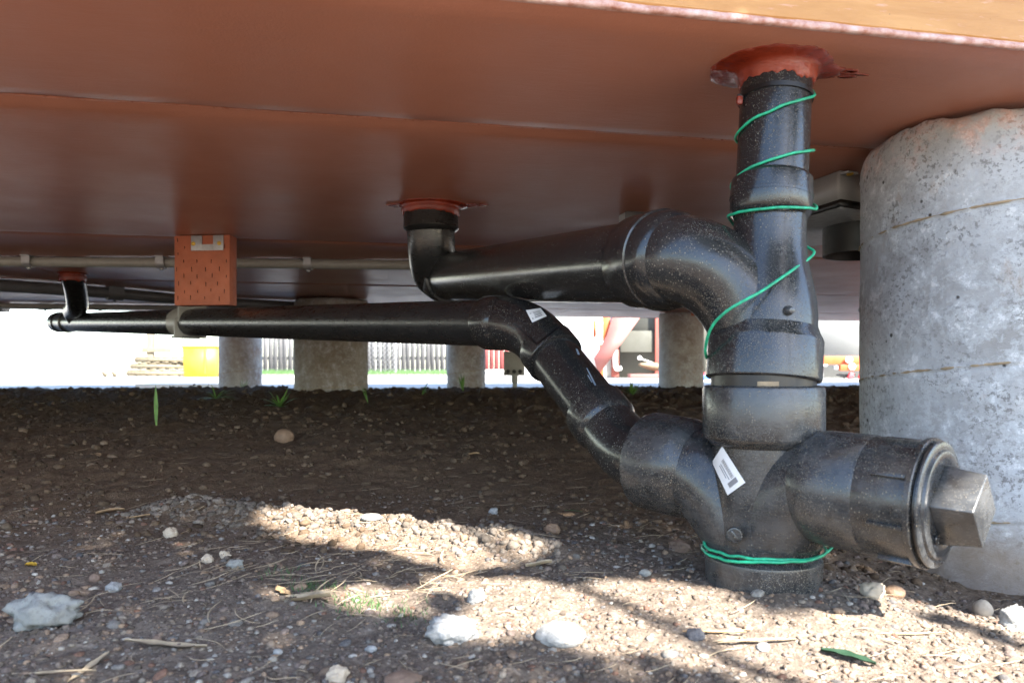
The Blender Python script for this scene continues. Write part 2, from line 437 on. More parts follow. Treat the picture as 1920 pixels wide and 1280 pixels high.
i = np.arange(ny-1)[:, None]*ns+np.arange(ns-1)[None, :]; i = i.ravel()
mb = MB(); mb.v = [V]; mb.f = np.stack([i, i+1, i+1+ns, i+ns], 1).tolist()
o = obj('soil', mb, M['soil'], None, True, 180, local=True); o['kind'] = 'structure'; o.location = (0, 0, 0)
# wide dirt ground beneath and around
gx = np.concatenate([-np.geomspace(300, 6, 14), np.linspace(-5.5, 5.5, 56), np.geomspace(6, 300, 14)])
gy = np.concatenate([-np.geomspace(300, 2, 12), np.linspace(-1.8, 5.4, 40), np.geomspace(6, 400, 14)])
GY, GX = np.meshgrid(gy, gx, indexing='ij'); GZ = gbase(GX, np.minimum(GY, 5.3)) - .035
GZ = np.where(GY > 5.0, .02, GZ)
mb = MB(); k = np.arange(len(gy)-1)[:, None]*len(gx)+np.arange(len(gx)-1)[None, :]; k = k.ravel()
mb.v = [np.stack([GX.ravel(), GY.ravel(), GZ.ravel()], 1)]; mb.f = np.stack([k, k+1, k+1+len(gx), k+len(gx)], 1).tolist()
o = obj('ground', mb, M['soil'], None, True, 180, local=True); o['kind'] = 'structure'; o.location = (0, 0, 0)
# concrete yard beyond the crawl space
YD = Vector((.981, .194, 0)); YN = Vector((-.194, .981, 0))
mb = MB(); vs = []; na = 120
A = np.concatenate([-np.geomspace(300, 9, 20), np.linspace(-8.5, 9, 140), np.geomspace(9.5, 300, 20)])
B = np.concatenate([np.linspace(4.25, 8, 40), np.geomspace(8.4, 400, 30)])
BB, AA = np.meshgrid(B, A, indexing='ij')
X = AA*YD.x+BB*YN.x; Yv = AA*YD.y+BB*YN.y
Z = .108+fbm(X*1.3, Yv*1.3, s=50, o=4)*.006*np.clip((9-BB)/4, 0, 1)
k = np.arange(len(B)-1)[:, None]*len(A)+np.arange(len(A)-1)[None, :]; k = k.ravel()
mb.v = [np.stack([X.ravel(), Yv.ravel(), Z.ravel()], 1)]; mb.f = np.stack([k, k+1, k+1+len(A), k+len(A)], 1).tolist()
o = obj('yard', mb, M['yard'], None, True, 180, local=True); o['kind'] = 'structure'; o.location = (0, 0, 0)

# ------------------------------------------------------------------ the building with its painted soffit
ZC = .60
DE = Vector((.981, .194, 0)).normalized(); DN = Vector((-DE.y, DE.x, 0)); O = Vector((.045, .70, 0))
def B_(a, n, z): return O+DE*a+DN*n+Vector((0, 0, z))
RB = Matrix.Rotation(math.atan2(DE.y, DE.x), 3, 'Z')
bld = thing('building', B_(0, 0, 0), 'raised building with red-brown painted underside and tan edge board, carried on concrete piers', 'building')
A0, A1, NB = -7.0, 6.0, 4.15
seams = [0.0118, .37, 1.42, 2.47, 3.52, NB]
cuts_by_row = [[-5.3, -3.1, -.95+4, 5.1], [-4.6, -2.4, 2.9], [-5.6, -3.45, -1.28, .9, 3.1], [-4.6, -2.4, -.25, 1.9, 4.1], [-5.6, -3.4, -1.2, 1.0, 3.2]]
# the panels: each a slab with slightly eased edge and faint waviness
pn = 0
for r in range(5):
    xs = [A0]+sorted(cuts_by_row[r])+[A1]
    for a0, a1 in zip(xs[:-1], xs[1:]):
        n0, n1 = seams[r], seams[r+1]
        g = .0012
        na_, nn_ = max(4, int((a1-a0)/.05)), max(4, int((n1-n0)/.05))
        aa = np.concatenate([[a0+g, a0+g+.004], np.linspace(a0+.03, a1-.03, na_), [a1-g-.004, a1-g]])
        nn = np.concatenate([[n0+g, n0+g+.004], np.linspace(n0+.05, n1-.03, nn_), [n1-g-.004, n1-g]])
        NN, AAg = np.meshgrid(nn, aa, indexing='ij')
        zz = ZC + vn(AAg*1.5, NN*1.5, s=70+r)*.0012
        # ply edge eased upwards beside the joint, dips beside a nailing line
        ed = np.minimum.reduce([AAg-a0, a1-AAg, NN-n0, n1-NN]); zz = zz+np.where(ed < .003, .0025, 0)
        if r == 1: zz = zz + .0075*np.clip(1-(NN-n0)/.05, 0, 1)
        Xp = O.x+DE.x*AAg+DN.x*NN; Yp = O.y+DE.y*AAg+DN.y*NN
        mb = MB(); m_ = len(aa); k = (np.arange(len(nn)-1)[:, None]*m_+np.arange(m_-1)[None, :]).ravel()
        bot = np.stack([Xp.ravel(), Yp.ravel(), zz.ravel()], 1)
        mb.v = [bot]; mb.f = np.stack([k, k+m_, k+m_+1, k+1], 1).tolist(); mb.n = len(bot)
        c = B_((a0+a1)/2, (n0+n1)/2, ZC+.012)
        mb.box(c, (a1-a0-.004, n1-n0-.004, .012), RB)
        obj('soffit_panel', mb, M['soffit'], bld, True, 60)
# caulked, overpainted joint beads
def bead(a0, n0, a1, n1, wd=.006, ht=.0015, seed=0, gap=.0):
    L = math.hypot(a1-a0, n1-n0); k = max(8, int(L/.008)); R = []
    du = Vector((a1-a0, n1-n0, 0)).normalized(); dv = Vector((-du.y, du.x, 0))
    t = np.linspace(0, 1, k); wob = fbm(t*L*9, t*0, s=seed, o=4)
    wv = wd*(1+.5*fbm(t*L*25, t*0+3, s=seed, o=3)); hv = ht*(1+.8*fbm(t*L*30, t*0+7, s=seed, o=3))
    for i_ in range(k):
        c = Vector((a0+(a1-a0)*t[i_], n0+(n1-n0)*t[i_], 0))+dv*wob[i_]*.0025; ring = []
        for s_ in (-1, -.6, 0, .6, 1):
            q = c+dv*s_*wv[i_]; ring.append(tuple(B_(q.x, q.y, ZC+.0012-max(.0002, hv[i_])*(1-s_*s_)*1.0-.0006)))
        ring.append(tuple(B_(c.x, c.y, ZC+.004)))
        R.append(ring)
    return MB().rings(R, True, True)
for r, n_ in enumerate(seams[1:-1]):
    obj('seam_bead', bead(-5.5 if r else -3.2, n_, 4.5 if r else 2.2, n_, .003, .0008, 5+r), M['bead'], bld, True, 80)
for r in range(1, 5):
    for a_ in cuts_by_row[r]:
        obj('seam_bead', bead(a_, seams[r]+.01, a_, seams[r+1]-.01, .005, .0012, 30+r), M['bead'], bld, True, 80)
# front edge board
mb = MB(); k = 500; aa = np.linspace(A0, A1, k); R = []
lo = fbm(aa*14, aa*0, s=3, o=4)*.0008
for a_, l in zip(aa, lo):
    R.append([tuple(B_(a_, y_, z_)) for y_, z_ in ((.009, ZC+.006+l), (.009, ZC+.02), (.038, ZC+.021), (.038, ZC+.175), (.007, ZC+.175), (.005, ZC+.17), (.005, ZC+.008+l), (.007, ZC+.006+l))])
obj('edge_board', MB().rings(R), M['tan'], bld, True, 40)
R = []; lo = fbm(aa*22, aa*0, s=13, o=4); lo2 = fbm(aa*60, aa*0, s=14, o=3)
aa = np.linspace(-1.2, 2.2, 900); lo = fbm(aa*22, aa*0, s=13, o=4); lo2 = fbm(aa*60, aa*0, s=14, o=3)
for a_, l, l2 in zip(aa, lo, lo2):
    R.append([tuple(B_(a_, y_, z_)) for y_, z_ in ((.0112, ZC+.006), (.0112, ZC-.0004), (.0095, ZC-.001+.0008*l2), (.0052-.0008*l2, ZC-.0006+.0006*l2), (.0036-.0008*l2, ZC+.001), (.0038-.0006*l2, ZC+.0036+.0026*l+.0022*l2), (.0068, ZC+.0075+.002*l))])
obj('paint_edge', MB().rings(R), M['edge'], bld, True, 60)
# walls, roof (above the frame, they cast the building's shade)
obj('front_wall', MB().box(B_((A0+A1)/2, .075, 1.60), (A1-A0, .06, 1.96), RB), M['siding'], bld, False)
obj('back_wall', MB().box(B_((A0+A1)/2, NB-.07, 1.52), (A1-A0, .12, 1.8), RB), M['siding'], bld, False)
for a_ in (A0+.06, A1-.06): obj('side_wall', MB().box(B_(a_, NB/2, 1.52), (.12, NB-.26, 1.8), RB), M['siding'], bld, False)
obj('roof', MB().box(B_((A0+A1)/2, NB/2, 2.47), (A1-A0+.3, NB+.3, .1), RB), M['roof'], bld, False)
obj('rear_edge_board', MB().box(B_((A0+A1)/2, NB+.02, ZC+.085), (A1-A0, .034, .17), RB), M['pink'], bld, False)

# red sealant round each pipe hole
def collar(c, rp, rf, drop, seed, ragged=.006, smear=None, name='sealant_collar', lobe=0.0, smr=0.0):
    n_ = 96; R = []; th = np.linspace(0, 2*math.pi, n_, endpoint=False)
    ux, uy = np.cos(th), np.sin(th)
    n1 = fbm(ux*2+5, uy*2, s=seed, o=4); n2 = fbm(ux*9+5, uy*9, s=seed+5, o=4); n3 = fbm(ux*22, uy*22, s=seed+9, o=3)
    lob2 = smr*np.exp(-(np.angle(np.exp(1j*(th-.2)))/.38)**2)*(1+.5*n3+.4*n2)
    fl = lob2+rf*(1+.10*n1+.04*n2+.02*n3)+lobe*np.maximum(0, np.cos(th-math.radians(195)))
    if smear is not None:
        ang, amt, wid = smear; d = np.angle(np.exp(1j*(th-ang))); fl = fl+amt*np.exp(-(d/wid)**2)*(1+.45*n3)
    dr = drop*(1+.25*n1)+ragged*(n2+.8*n3)
    prof = [(lambda: (fl, ZC+.002+0*th)), (lambda: (fl, ZC-.0008+0*th)), (lambda: (fl*.93, ZC-.0016-.0004*n2)),
            (lambda: (rp+(fl-rp)*.72, ZC-.0026-.0008*n2)), (lambda: (rp+(fl-rp)*.45, ZC-.0036-.0007*n3)),
            (lambda: (rp+(fl-rp)*.22, ZC-.0056-.0008*n2)),
            (lambda: (rp+.0046+.0006*n2, ZC-.010-.0008*n3)), (lambda: (rp+.0026+.0003*n3, ZC-.5*dr-.006)), (lambda: (rp+.0018, ZC-dr*.9)),
            (lambda: (rp+.0008, ZC-dr)), (lambda: (rp-.003, ZC-dr))]
    for p_ in prof:
        r_, z_ = p_(); R.append(np.stack([c.x+ux*r_, c.y+uy*r_, z_+0*th], 1))
    return obj(name, MB().rings(R, False, False), M['seal'], bld, True, 80)
C1 = Vector((.305, .86, ZC)); C2 = Vector((-.172, 1.585, ZC)); C3 = Vector((-1.60, 2.72, ZC))
collar(C1, .0400, .060, .023, 3, .0040, lobe=.018, smr=.020)
collar(C2, .0585, .066, .022, 8, .002, lobe=.004, smr=.012)
collar(C3, .0405, .050, .03, 12, .004)
# brushed smears of the same paint beside the collars
def smear(c, ax, L, wd, seed, m_):
    mb = MB(); rr = random.Random(seed); ax = Vector(ax).normalized(); bx = Vector((-ax.y, ax.x, 0))
    for k_ in range(34):
        s0 = rr.random()*L; u = rr.uniform(-1, 1); off = u*wd*(1-s0/L*.55); ll = rr.uniform(.008, .022)*(1-.4*abs(u)); r_ = rr.uniform(.0012, .0034)
        p0 = c+ax*s0+bx*off; p0.z = ZC-.0004; p1 = p0+ax*ll+bx*rr.uniform(-.002, .002)
        pts = [p0, p0.lerp(p1, .3), p0.lerp(p1, .7), p1]
        R = []
        for j_, q in enumerate(pts):
            wv = r_*(.4, 1, .9, .2)[j_]
            R.append([tuple(q+bx*wv+Vector((0, 0, .001))), tuple(q+bx*wv*.6-Vector((0, 0, .0006))), tuple(q-bx*wv*.6-Vector((0, 0, .0006))), tuple(q-bx*wv+Vector((0, 0, .001)))])
        mb.rings(R)
    return obj('paint_smear', mb, m_, bld, True, 60, kind='stuff')
smear(C1+Vector((.052, .012, -.0003)), (1, .12, 0), .045, .017, 3, M['seal'])
smear(C2+Vector((.062, .0, -.0003)), (1, -.1, 0), .045, .022, 4, M['seal'])
smear(C2+Vector((-.066, .0, -.0003)), (-1, -.1, 0), .012, .018, 5, M['seal'])

# ------------------------------------------------------------------ concrete piers
def pier(cx, cy, R, z0, z1, m_, label, amp=.002, ragged=.012, seams_=(), nseg=220, nz=200, lean=0, group='concrete piers under the building', topcap=True, seedn=0):
    t = thing('concrete_pier', (cx, cy, z0), label, 'pier', group)
    th = np.linspace(0, 2*math.pi, nseg, endpoint=False); zz = np.linspace(0, 1, nz)
    Zg_, Tg = np.meshgrid(zz, th, indexing='ij')
    ux, uy = np.cos(Tg), np.sin(Tg)
    top = z1+ragged*fbm(ux*3+seedn, uy*3, s=91, o=4)-ragged*.9
    Zw = z0+(top-z0)*Zg_
    X_, Y_ = cx+ux*R, cy+uy*R
    rr = R+amp*fbm(X_*14, Y_*14, Zw*14, s=41+seedn, o=4)+amp*.35*fbm(X_*60, Y_*60, Zw*60, s=44, o=3)
    ch = np.clip((Zw-(top-.02))/.02, 0, 1); rr = rr-.007*ch**2*(1+1.2*fbm(X_*30, Y_*30, Zw*30, s=46, o=3))
    ang = np.degrees(np.mod(Tg, 2*math.pi))
    for zs, pitch in seams_:
        d = Zw-(zs+pitch*np.mod(ang-155, 360)/360+.0014*fbm(Tg*7, Tg*0, s=60, o=4))
        rr = rr+.0016*np.exp(-(d/.0022)**2)-.0012*np.exp(-((d+.004)/.003)**2)
    X_, Y_ = cx+ux*rr, cy+uy*rr
    mb = MB(); n_ = nseg
    k = np.arange(nz-1)[:, None]*n_; j = np.arange(n_)[None, :]; j2 = (j+1) % n_
    f = np.stack([(k+j).ravel(), (k+j2).ravel(), (k+n_+j2).ravel(), (k+n_+j).ravel()], 1).tolist()
    f.append([(nz-1)*n_+q for q in range(n_)])
    mb.v = [np.stack([X_.ravel(), Y_.ravel(), Zw.ravel()], 1)]; mb.f = f; mb.n = nz*n_
    obj('shaft', mb, m_, t, True, 70)
    for zs, pitch in seams_:
        pts = []; rad = []
        for a_ in np.linspace(155, 155+200, 160):
            r2 = math.radians(a_); z_ = zs+pitch*(a_-155)/360+.0014*float(fbm(np.array([r2*7]), np.array([0.]), s=60, o=4)[0])
            wob = float(fbm(np.array([r2*25]), np.array([4.]), s=61, o=3)[0])
            pts.append((cx+math.cos(r2)*(R+.0006), cy+math.sin(r2)*(R+.0006), z_)); rad.append(max(.0004, .0013*(1+1.1*wob)))
        obj('tube_seam', MB().sweep(pts, rad, 8), M['ochre'], t)
    return t
pier(.722, 1.124, .18, -.09, ZC+.004, M['conc'], 'wide mottled grey concrete pier in the foreground, right of the cleanout plug', .0022, .016,
     [(EYE+.189, .108), (EYE-.021, .115), (EYE-.226, .11)], 420, 330)
pier(-.902, 3.73, .18, .06, ZC-.004, M['conc2'], 'brown-stained wide pier standing midway, seen beneath the long black drain pipe', .002, .006, [(.13, .09)], 96, 60, seedn=3)
pier((451-960)/F*4.9, 4.9, .135, .02, ZC+.01, M['conc3'], 'narrow pale pier at the left beside the yellow bin', .0015, .006, [(.20, .1)], 72, 50, seedn=5)
pier((874-960)/F*4.75, 4.75, .122, .02, ZC+.01, M['conc3'], 'narrow pale pier in front of the picket fence', .0015, .006, [(.2, .1)], 72, 50, seedn=7)
pier((1277-960)/F*4.62, 4.62, .137, .02, ZC-.004, M['conc3'], 'narrow grey pier with an orange smudge on top, in front of the shed', .0015, .006, [], 72, 50, seedn=9)

# ------------------------------------------------------------------ drain pipework (one glued assembly)
dp = thing('drain_pipe', (.277, .825, 0), 'black plastic drain pipework with stack, cleanout and two long horizontal runs under the red-brown soffit', 'drain pipe')
P = {}
def part(name, mb, m_, parent=dp, ang=32, label=None):
    return obj(name, mb, M[m_], parent, True, ang, label=label)
def axp(z):                                                     # stack axis above the double wye
    t = (z-.24)/.36; return Vector((.277+.028*t, .825+.035*t, z))
up = (axp(.6)-axp(.24)).normalized()
def zl(z): return (axp(z)-axp(.24)).length*(1 if z >= .24 else -1)
# upper stack pipe
part('vertical_pipe', MB().lathe(axp(.452), up, [(0, .0392), (.15, .0392)]), 'abs', label='upright black pipe wound with green wire')
part('pipe_hub', MB().lathe(axp(.427), up, [(-.004, .0392), (0, .0425), (.003, .0440), (.018, .0447), (.0182, .0452), (.0215, .0452), (.022, .0447), (.037, .0444), (.040, .0440), (.044, .0405), (.0445, .0385)]), 'abs')
def tie(z, r, hw=.0024, head=None, nm='cable_tie'):
    c = axp(z); t_ = part(nm, MB().lathe(c, up, [(-hw, r-.0004), (-hw, r+.0018), (hw, r+.0018), (hw, r-.0004)], cap0=False, cap1=False), 'rubber')
    if head is not None:
        d = Vector((math.cos(head), math.sin(head), 0)); obj('tie_head', MB().box(c+d*(r+.004), (.007, .005, .007), Matrix.Rotation(head, 3, 'Z'), .001), M['black_metal'], t_)
tie(.5625, .0394, .0026, math.radians(190))
obj('paint_blob', MB().box(axp(.5585)+Vector((-.0435, -.008, 0)), (.007, .007, .010), None, .002), M['seal'], [o_ for o_ in dp.children if o_.name.startswith('cable_tie')][0])
# upper wye body
bl = []
for z, r in ((.300, .0548), (.312, .0545), (.330, .0525), (.350, .0485), (.365, .0445), (.380, .0415), (.395, .0398), (.410, .0392), (.4275, .0392)):
    bl.append((zl(z), r))
wye = part('upper_wye', MB().lathe(axp(.24), up, bl), 'abs_dust', label='upper wye fitting joining the sloping pipe')
Hc = Vector((.1836, .886, .383)); hd = Vector((.40, -.91, -.09)).normalized()
pts = bez(Hc+hd*.008, Hc+hd*.048, Vector((.252, .848, .368)), 22, Vector((.272, .829, .292)))
obj('branch_sweep', MB().sweep(pts, list(np.linspace(.0518, .0490, 22)), 56), M['abs_dust'], wye, True, 60)
obj('branch_hub', MB().lathe(Hc, hd, [(-.058, .0522), (-.056, .0565), (-.053, .0580), (-.012, .0585), (-.0115, .0605), (-.002, .0605), (-.001, .0585), (.012, .0580), (.020, .0560), (.026, .052), (.03, .047)]), M['abs'], wye)
for nm_, px, py, dep, r_ in (('screw_head', 1480, 582, .775, .0042),):
    c = W(px, py, dep); obj(nm_, MB().lathe(c, Vector((.35, -1, 0)), [(-.004, r_*1.2), (0, r_*1.2), (.0015, r_*1.1), (.0045, r_*.8), (.005, r_*.5)], 20), M['abs_plug'], wye)
# hub, gap, coupling
part('upper_coupling', MB().lathe(Vector((.277, .825, .242)), up, [(-.0005, .055), (0, .0600), (.0015, .0615), (.043, .0618), (.0455, .0610), (.052, .0575), (.058, .0555), (.0605, .0520)]), 'abs_dust')
part('pipe_spigot', MB().lathe(Vector((.277, .825, .228)), (0, 0, 1), [(0, .0555), (.020, .0555)]), 'rubber')
part('gap_label', MB().rings([[(.277+.0561*math.cos(a), .825+.0561*math.sin(a), z_) for a in np.linspace(math.radians(246), math.radians(268), 8)] for z_ in (.2366, .2412)], False, False, False), 'ochre')
part('lower_coupling', MB().lathe(Vector((.277, .825, .177)), (0, 0, 1), [(-.008, .0525), (-.006, .056), (-.001, .0610), (.002, .0640), (.004, .0645), (.055, .0645), (.0575, .0635), (.059, .0605), (.0592, .0565), (.05, .0555)], cap1=False), 'abs_dusty')
# double wye
dw = part('double_wye', MB().lathe(Vector((.277, .825, .040)), (0, 0, 1), [(0, .0515), (.02, .0535), (.12, .0538), (.132, .0535)]), 'abs_dusty', label='dusty lower double wye with a slotted boss')
Bd = Vector((.67, -.74, -.03)).normalized(); B0 = Vector((.323, .774, .132))
def joint_ring(c, d, r, m_='abs_dusty', parent=dw, w_=.0012, h_=.0008, nm='mould_line'):
    return obj(nm, MB().lathe(c, d, [(-w_, r-.001), (-w_*.4, r+h_), (w_*.4, r+h_), (w_, r-.001)], 64, False, False), M[m_], parent)
pts = bez(Vector((.277, .825, .050)), Vector((.291, .809, .100)), B0-Bd*.030, 24, B0+Bd*.006)
obj('branch_sweep', MB().sweep(pts, list(np.linspace(.0505, .0530, 24)), 60), M['abs_dusty'], dw, True, 60)
Ld = Vector((-.67, .74, .08)).normalized(); L0 = Vector((.213, .893, .135))
pts = bez(Vector((.277, .825, .040)), Vector((.262, .842, .092)), L0-Ld*.030, 24, L0+Ld*.006)
obj('branch_sweep', MB().sweep(pts, list(np.linspace(.0505, .0530, 24)), 60), M['abs_dusty'], dw, True, 60)
obj('branch_hub', MB().lathe(B0, Bd, [(-.016, .0515), (-.010, .0545), (-.002, .0578), (.002, .0588), (.050, .0588), (.052, .0578), (.0525, .05)]), M['abs_dusty'], dw)
obj('branch_hub', MB().lathe(L0, Ld, [(-.016, .0515), (-.010, .0550), (-.002, .0585), (.003, .0600), (.056, .0605), (.060, .0590), (.062, .055), (.0625, .045)]), M['abs_dusty'], dw)
# slotted boss
bc = W(1377, 1003, .7755); bdv = Vector((-.32, -1, .02)).normalized()
bo = obj('slotted_boss', MB().lathe(bc-bdv*.004, bdv, [(0, .0085), (.004, .0085), (.0052, .0078), (.0054, .0066), (.0045, .0062)], 32), M['abs_dusty'], dw)
Rb = bdv.to_track_quat('Z', 'Y').to_matrix() @ Matrix.Rotation(math.radians(35), 3, 'Z')
obj('boss_bar', MB().box(bc+bdv*.0014, (.003, .012, .0016), Rb, .0004), M['abs_dusty'], dw)
# base hub sunk in the ground
part('base_hub', MB().lathe(Vector((.277, .825, -.06)), (0, 0, 1), [(0, .0615), (.095, .0615), (.1045, .0625), (.108, .0618), (.111, .0585), (.114, .053)]), 'abs_dusty')
# cleanout
ca = part('cleanout_adapter', MB().lathe(B0, Bd, [(.051, .050), (.0512, .0576), (.0525, .0580), (.098, .0580), (.099, .0612), (.1035, .0616), (.1045, .0605), (.1047, .054)]), 'abs_dusty')
ub = Bd.orthogonal().normalized(); vb = Bd.cross(ub)
for k_ in range(8):
    a_ = k_*math.pi/4+.42; d = ub*math.cos(a_)+vb*math.sin(a_); R_ = Matrix((Bd, d.cross(Bd).normalized()*-1, d)).transposed()
    obj('grip_rib', MB().box(B0+Bd*.083+d*.0587, (.031, .0042, .0075), R_, .0008), M['abs_dusty'], ca)
part('gasket_ring', MB().lathe(B0, Bd, [(.1040, .050), (.1040, .0560), (.1058, .0566), (.1076, .0560), (.1078, .05)]), 'rubber')
pl = part('cleanout_plug', MB().lathe(B0, Bd, [(.1076, .045), (.1078, .0580), (.1083, .0588), (.1100, .0588), (.1107, .0575), (.1110, .0525), (.1112, .0510), (.1135, .0500), (.1142, .0480), (.1140, .0405), (.1130, .0385)]), 'abs_plug', label='round threaded cleanout plug with square wrench head')
Rn = Matrix((Bd, Bd.cross(Vector((0, 0, 1))).normalized(), Bd.cross(Vector((0, 0, 1))).normalized().cross(Bd))).transposed()
Rn = Matrix.Rotation(math.radians(40), 3, Bd) @ Rn
bm = bmesh.new()
vs = []
hs, he = .0262, .0232
for x_, h_ in ((0, hs), (.0345, he)):
    for sy, sz in ((-1, -1), (1, -1), (1, 1), (-1, 1)): vs.append(bm.verts.new(Vector((x_, sy*h_, sz*h_))))
for f in ((3, 2, 1, 0), (4, 5, 6, 7), (0, 1, 5, 4), (1, 2, 6, 5), (2, 3, 7, 6), (3, 0, 4, 7)): bm.faces.new([vs[q] for q in f])
bmesh.ops.recalc_face_normals(bm, faces=bm.faces[:])
bmesh.ops.bevel(bm, geom=bm.edges[:], offset=.0016, segments=3, affect='EDGES', profile=.6)
bm.verts.index_update(); mb = MB(); mb.add([Rn @ v.co+B0+Bd*.1125 for v in bm.verts], [[v.index for v in f.verts] for f in bm.faces]); bm.free()
obj('square_wrench_head', mb, M['abs_plug'], pl, True, 40)
# small hollow ring marks on the plug face and the square head
for off, ax_ in (((.1145, .034, .4), 0), ((.1145, .034, 2.6), 0)):
    c = B0+Bd*off[0]+(ub*math.cos(off[2])+vb*math.sin(off[2]))*off[1]
    obj('moulded_mark', MB().lathe(c, Bd, [(-.001, .0046), (0, .0046), (.0006, .0038), (.0002, .0028)], 20), M['abs_plug'], pl)
# left 3-inch run
Le = L0+Ld*.062
D0 = Vector((.0657, 1.15, .271)); D1 = Vector((.131, 1.035, .176)); dd = (D1-D0).normalized()
E1 = Vector((-.022, 1.235, .330)); Eend = Vector((-1.975, 3.29, .457)); ed_ = (Eend-E1).normalized()
# reducing elbow into the lower left branch
rp_ = bez(D1-dd*.01, D1+dd*.042, Le-Ld*(-.030), 20, Le-Ld*.01)
el = part('lower_elbow', MB().sweep(rp_, list(np.linspace(.0405, .0445, 20)), 52), 'abs_dust', ang=60)
obj('elbow_hub', MB().lathe(D1-dd*.036, dd, [(0, .0405), (.001, .0448), (.004, .0456), (.034, .0456), (.038, .0445), (.045, .0405)]), M['abs_dust'], el)
obj('reducer_ring', MB().lathe(Le, -Ld, [(-.002, .053), (0, .053), (.004, .051), (.010, .046), (.016, .0445)]), M['abs_dusty'], el)
part('slanting_pipe', MB().cyl(D0-dd*.02, D1, .0395, 56), 'abs', label='slanting black pipe with pale printed marks')
up_el = bez(E1+ed_*.02, E1-ed_*.066, D0-dd*.070, 22, D0-dd*.006)
eb = part('upper_elbow', MB().sweep(up_el, [.0432]*22, 56), 'abs', ang=60, label='black elbow with a white label')
obj('elbow_hub', MB().lathe(E1-ed_*.012, ed_, [(-.012, .040), (-.004, .0435), (0, .0450), (.004, .0457), (.034, .0457), (.037, .0447), (.038, .0395)]), M['abs'], eb)
obj('elbow_hub', MB().lathe(D0-dd*.030, dd, [(-.012, .040), (-.004, .0435), (0, .0450), (.003, .0457), (.032, .0457), (.034, .0447), (.035, .0395)]), M['abs'], eb)
part('horizontal_pipe', MB().cyl(E1+ed_*.012, Eend, .0395, 56), 'abs_clean', label='long black pipe running to the far left')
# far end tee with riser
te = part('far_tee', MB().lathe(Eend, ed_, [(-.10, .0395), (-.098, .0450), (-.055, .0455), (-.050, .041), (.03, .041), (.034, .0455), (.075, .0455), (.078, .038), (.085, .038), (.09, .0425), (.118, .0425), (.132, .036), (.140, .022), (.142, 0.001)]), 'abs_clean')
Tj = Vector((-1.80, 3.105, .452))
rz = catmull([Tj, Tj+Vector((.006, -.05, .035)), Vector((-1.70, 2.92, .50)), Vector((-1.635, 2.80, .545)), Vector((C3.x-.006, C3.y+.015, .58)), Vector((C3.x, C3.y, .602))], 6)
part('far_riser', MB().sweep(rz, .0385, 40), 'abs_clean', ang=60)
# upper 4-inch run
U0 = W(835, 520, 1.64); U1 = Hc-hd*.05; ud = (U1-U0).normalized()
part('sloping_pipe', MB().cyl(U0+ud*.02, U1, .0515, 60), 'abs', label='thick black pipe sloping from the middle hole to the upper wye')
ctr = Vector((C2.x, C2.y, .60))
pe = bez(Vector((C2.x, C2.y, .545)), Vector((C2.x+.002, C2.y+.002, .455)), U0-ud*.075, 22, U0+ud*.01)
me_ = part('middle_elbow', MB().sweep(pe, [.0505]*22, 56), 'abs_clean', ang=60)
obj('elbow_hub', MB().lathe(Vector((C2.x, C2.y, .603)), (0, 0, -1), [(0, .0575), (.048, .0580), (.050, .0586), (.0525, .0586), (.054, .0575), (.056, .0545), (.060, .050)]), M['abs_clean'], me_)
obj('elbow_hub', MB().lathe(U0-ud*.004, ud, [(-.012, .0505), (-.004, .0545), (0, .0568), (.004, .0575), (.040, .0578), (.042, .0568), (.043, .0515)]), M['abs_clean'], me_)

# labels and printing, laid on the surfaces
def bvh_of(objs):
    V_, F_ = [], []; n_ = 0
    for o_ in objs:
        me = o_.data; off = ORG[o_.name]
        V_ += [v.co+off for v in me.vertices]; F_ += [tuple(i+n_ for i in p.vertices) for p in me.polygons]; n_ += len(me.vertices)
    return BVHTree.FromPolygons(V_, F_)
def laid(quad, tree, off, nu=10, nv=10, u0=0, u1=1, v0=0, v1=1):
    """grid stretched between four points (seen from the eye) and laid on the surface"""
    q = [Vector(p).to_3d() for p in quad]; mb = MB(); V_ = []
    for j in range(nv+1):
        for i_ in range(nu+1):
            u = u0+(u1-u0)*i_/nu; v = v0+(v1-v0)*j/nv
            p = (q[0]*(1-u)+q[1]*u)*(1-v)+(q[3]*(1-u)+q[2]*u)*v
            d = W(p.x, p.y, 1)-Vector((0, 0, EYE)); d.normalize()
            hit, nr, _, _ = tree.ray_cast(Vector((0, 0, EYE)), d)
            if hit is None: return None
            if nr.dot(d) > 0: nr = -nr
            V_.append(hit+nr*off)
    mb.add(V_, [(j*(nu+1)+i_, j*(nu+1)+i_+1, (j+1)*(nu+1)+i_+1, (j+1)*(nu+1)+i_) for j in range(nv) for i_ in range(nu)]); return mb
def sticker(quad, targets, lines, nm='label_sticker'):
    tr = bvh_of(targets); mb = laid(quad, tr, .0007)
    if mb is None: return
    s_ = obj(nm, mb, M['label'], dp, True, 60, label='white product label with rows of grey print')
    ink = MB(); s_.data.update()
    for (u0, u1, v0, v1) in lines:
        m2 = laid(quad, tr, .0010, 4, 2, u0, u1, v0, v1)
        if m2: ink.add(m2.verts(), m2.f)
    obj('printed_lines', ink, M['ink'], s_, False)
bars = [(.22+.018*k_, .22+.018*k_+(.007 if k_ % 3 else .011), .30, .48) for k_ in range(28)]
sticker([(1355, 836, 0), (1398, 904, 0), (1365, 928, 0), (1336, 866, 0)], [dw], bars+[(.25, .7, .56, .60), (.25, .62, .66, .70), (.75, .88, .25, .75)])
tr_e = bvh_of([eb]+list(eb.children))
for q_ in ([(962, 607, 0), (965, 604, 0), (1008, 643, 0), (1006, 647, 0)], [(1005, 643, 0), (1007, 647, 0), (1052, 612, 0), (1050, 609, 0)]):
    m2 = laid(q_, tr_e, .0004, 2, 10)
    if m2: obj('mould_crease', m2, M['rubber'], eb, False)
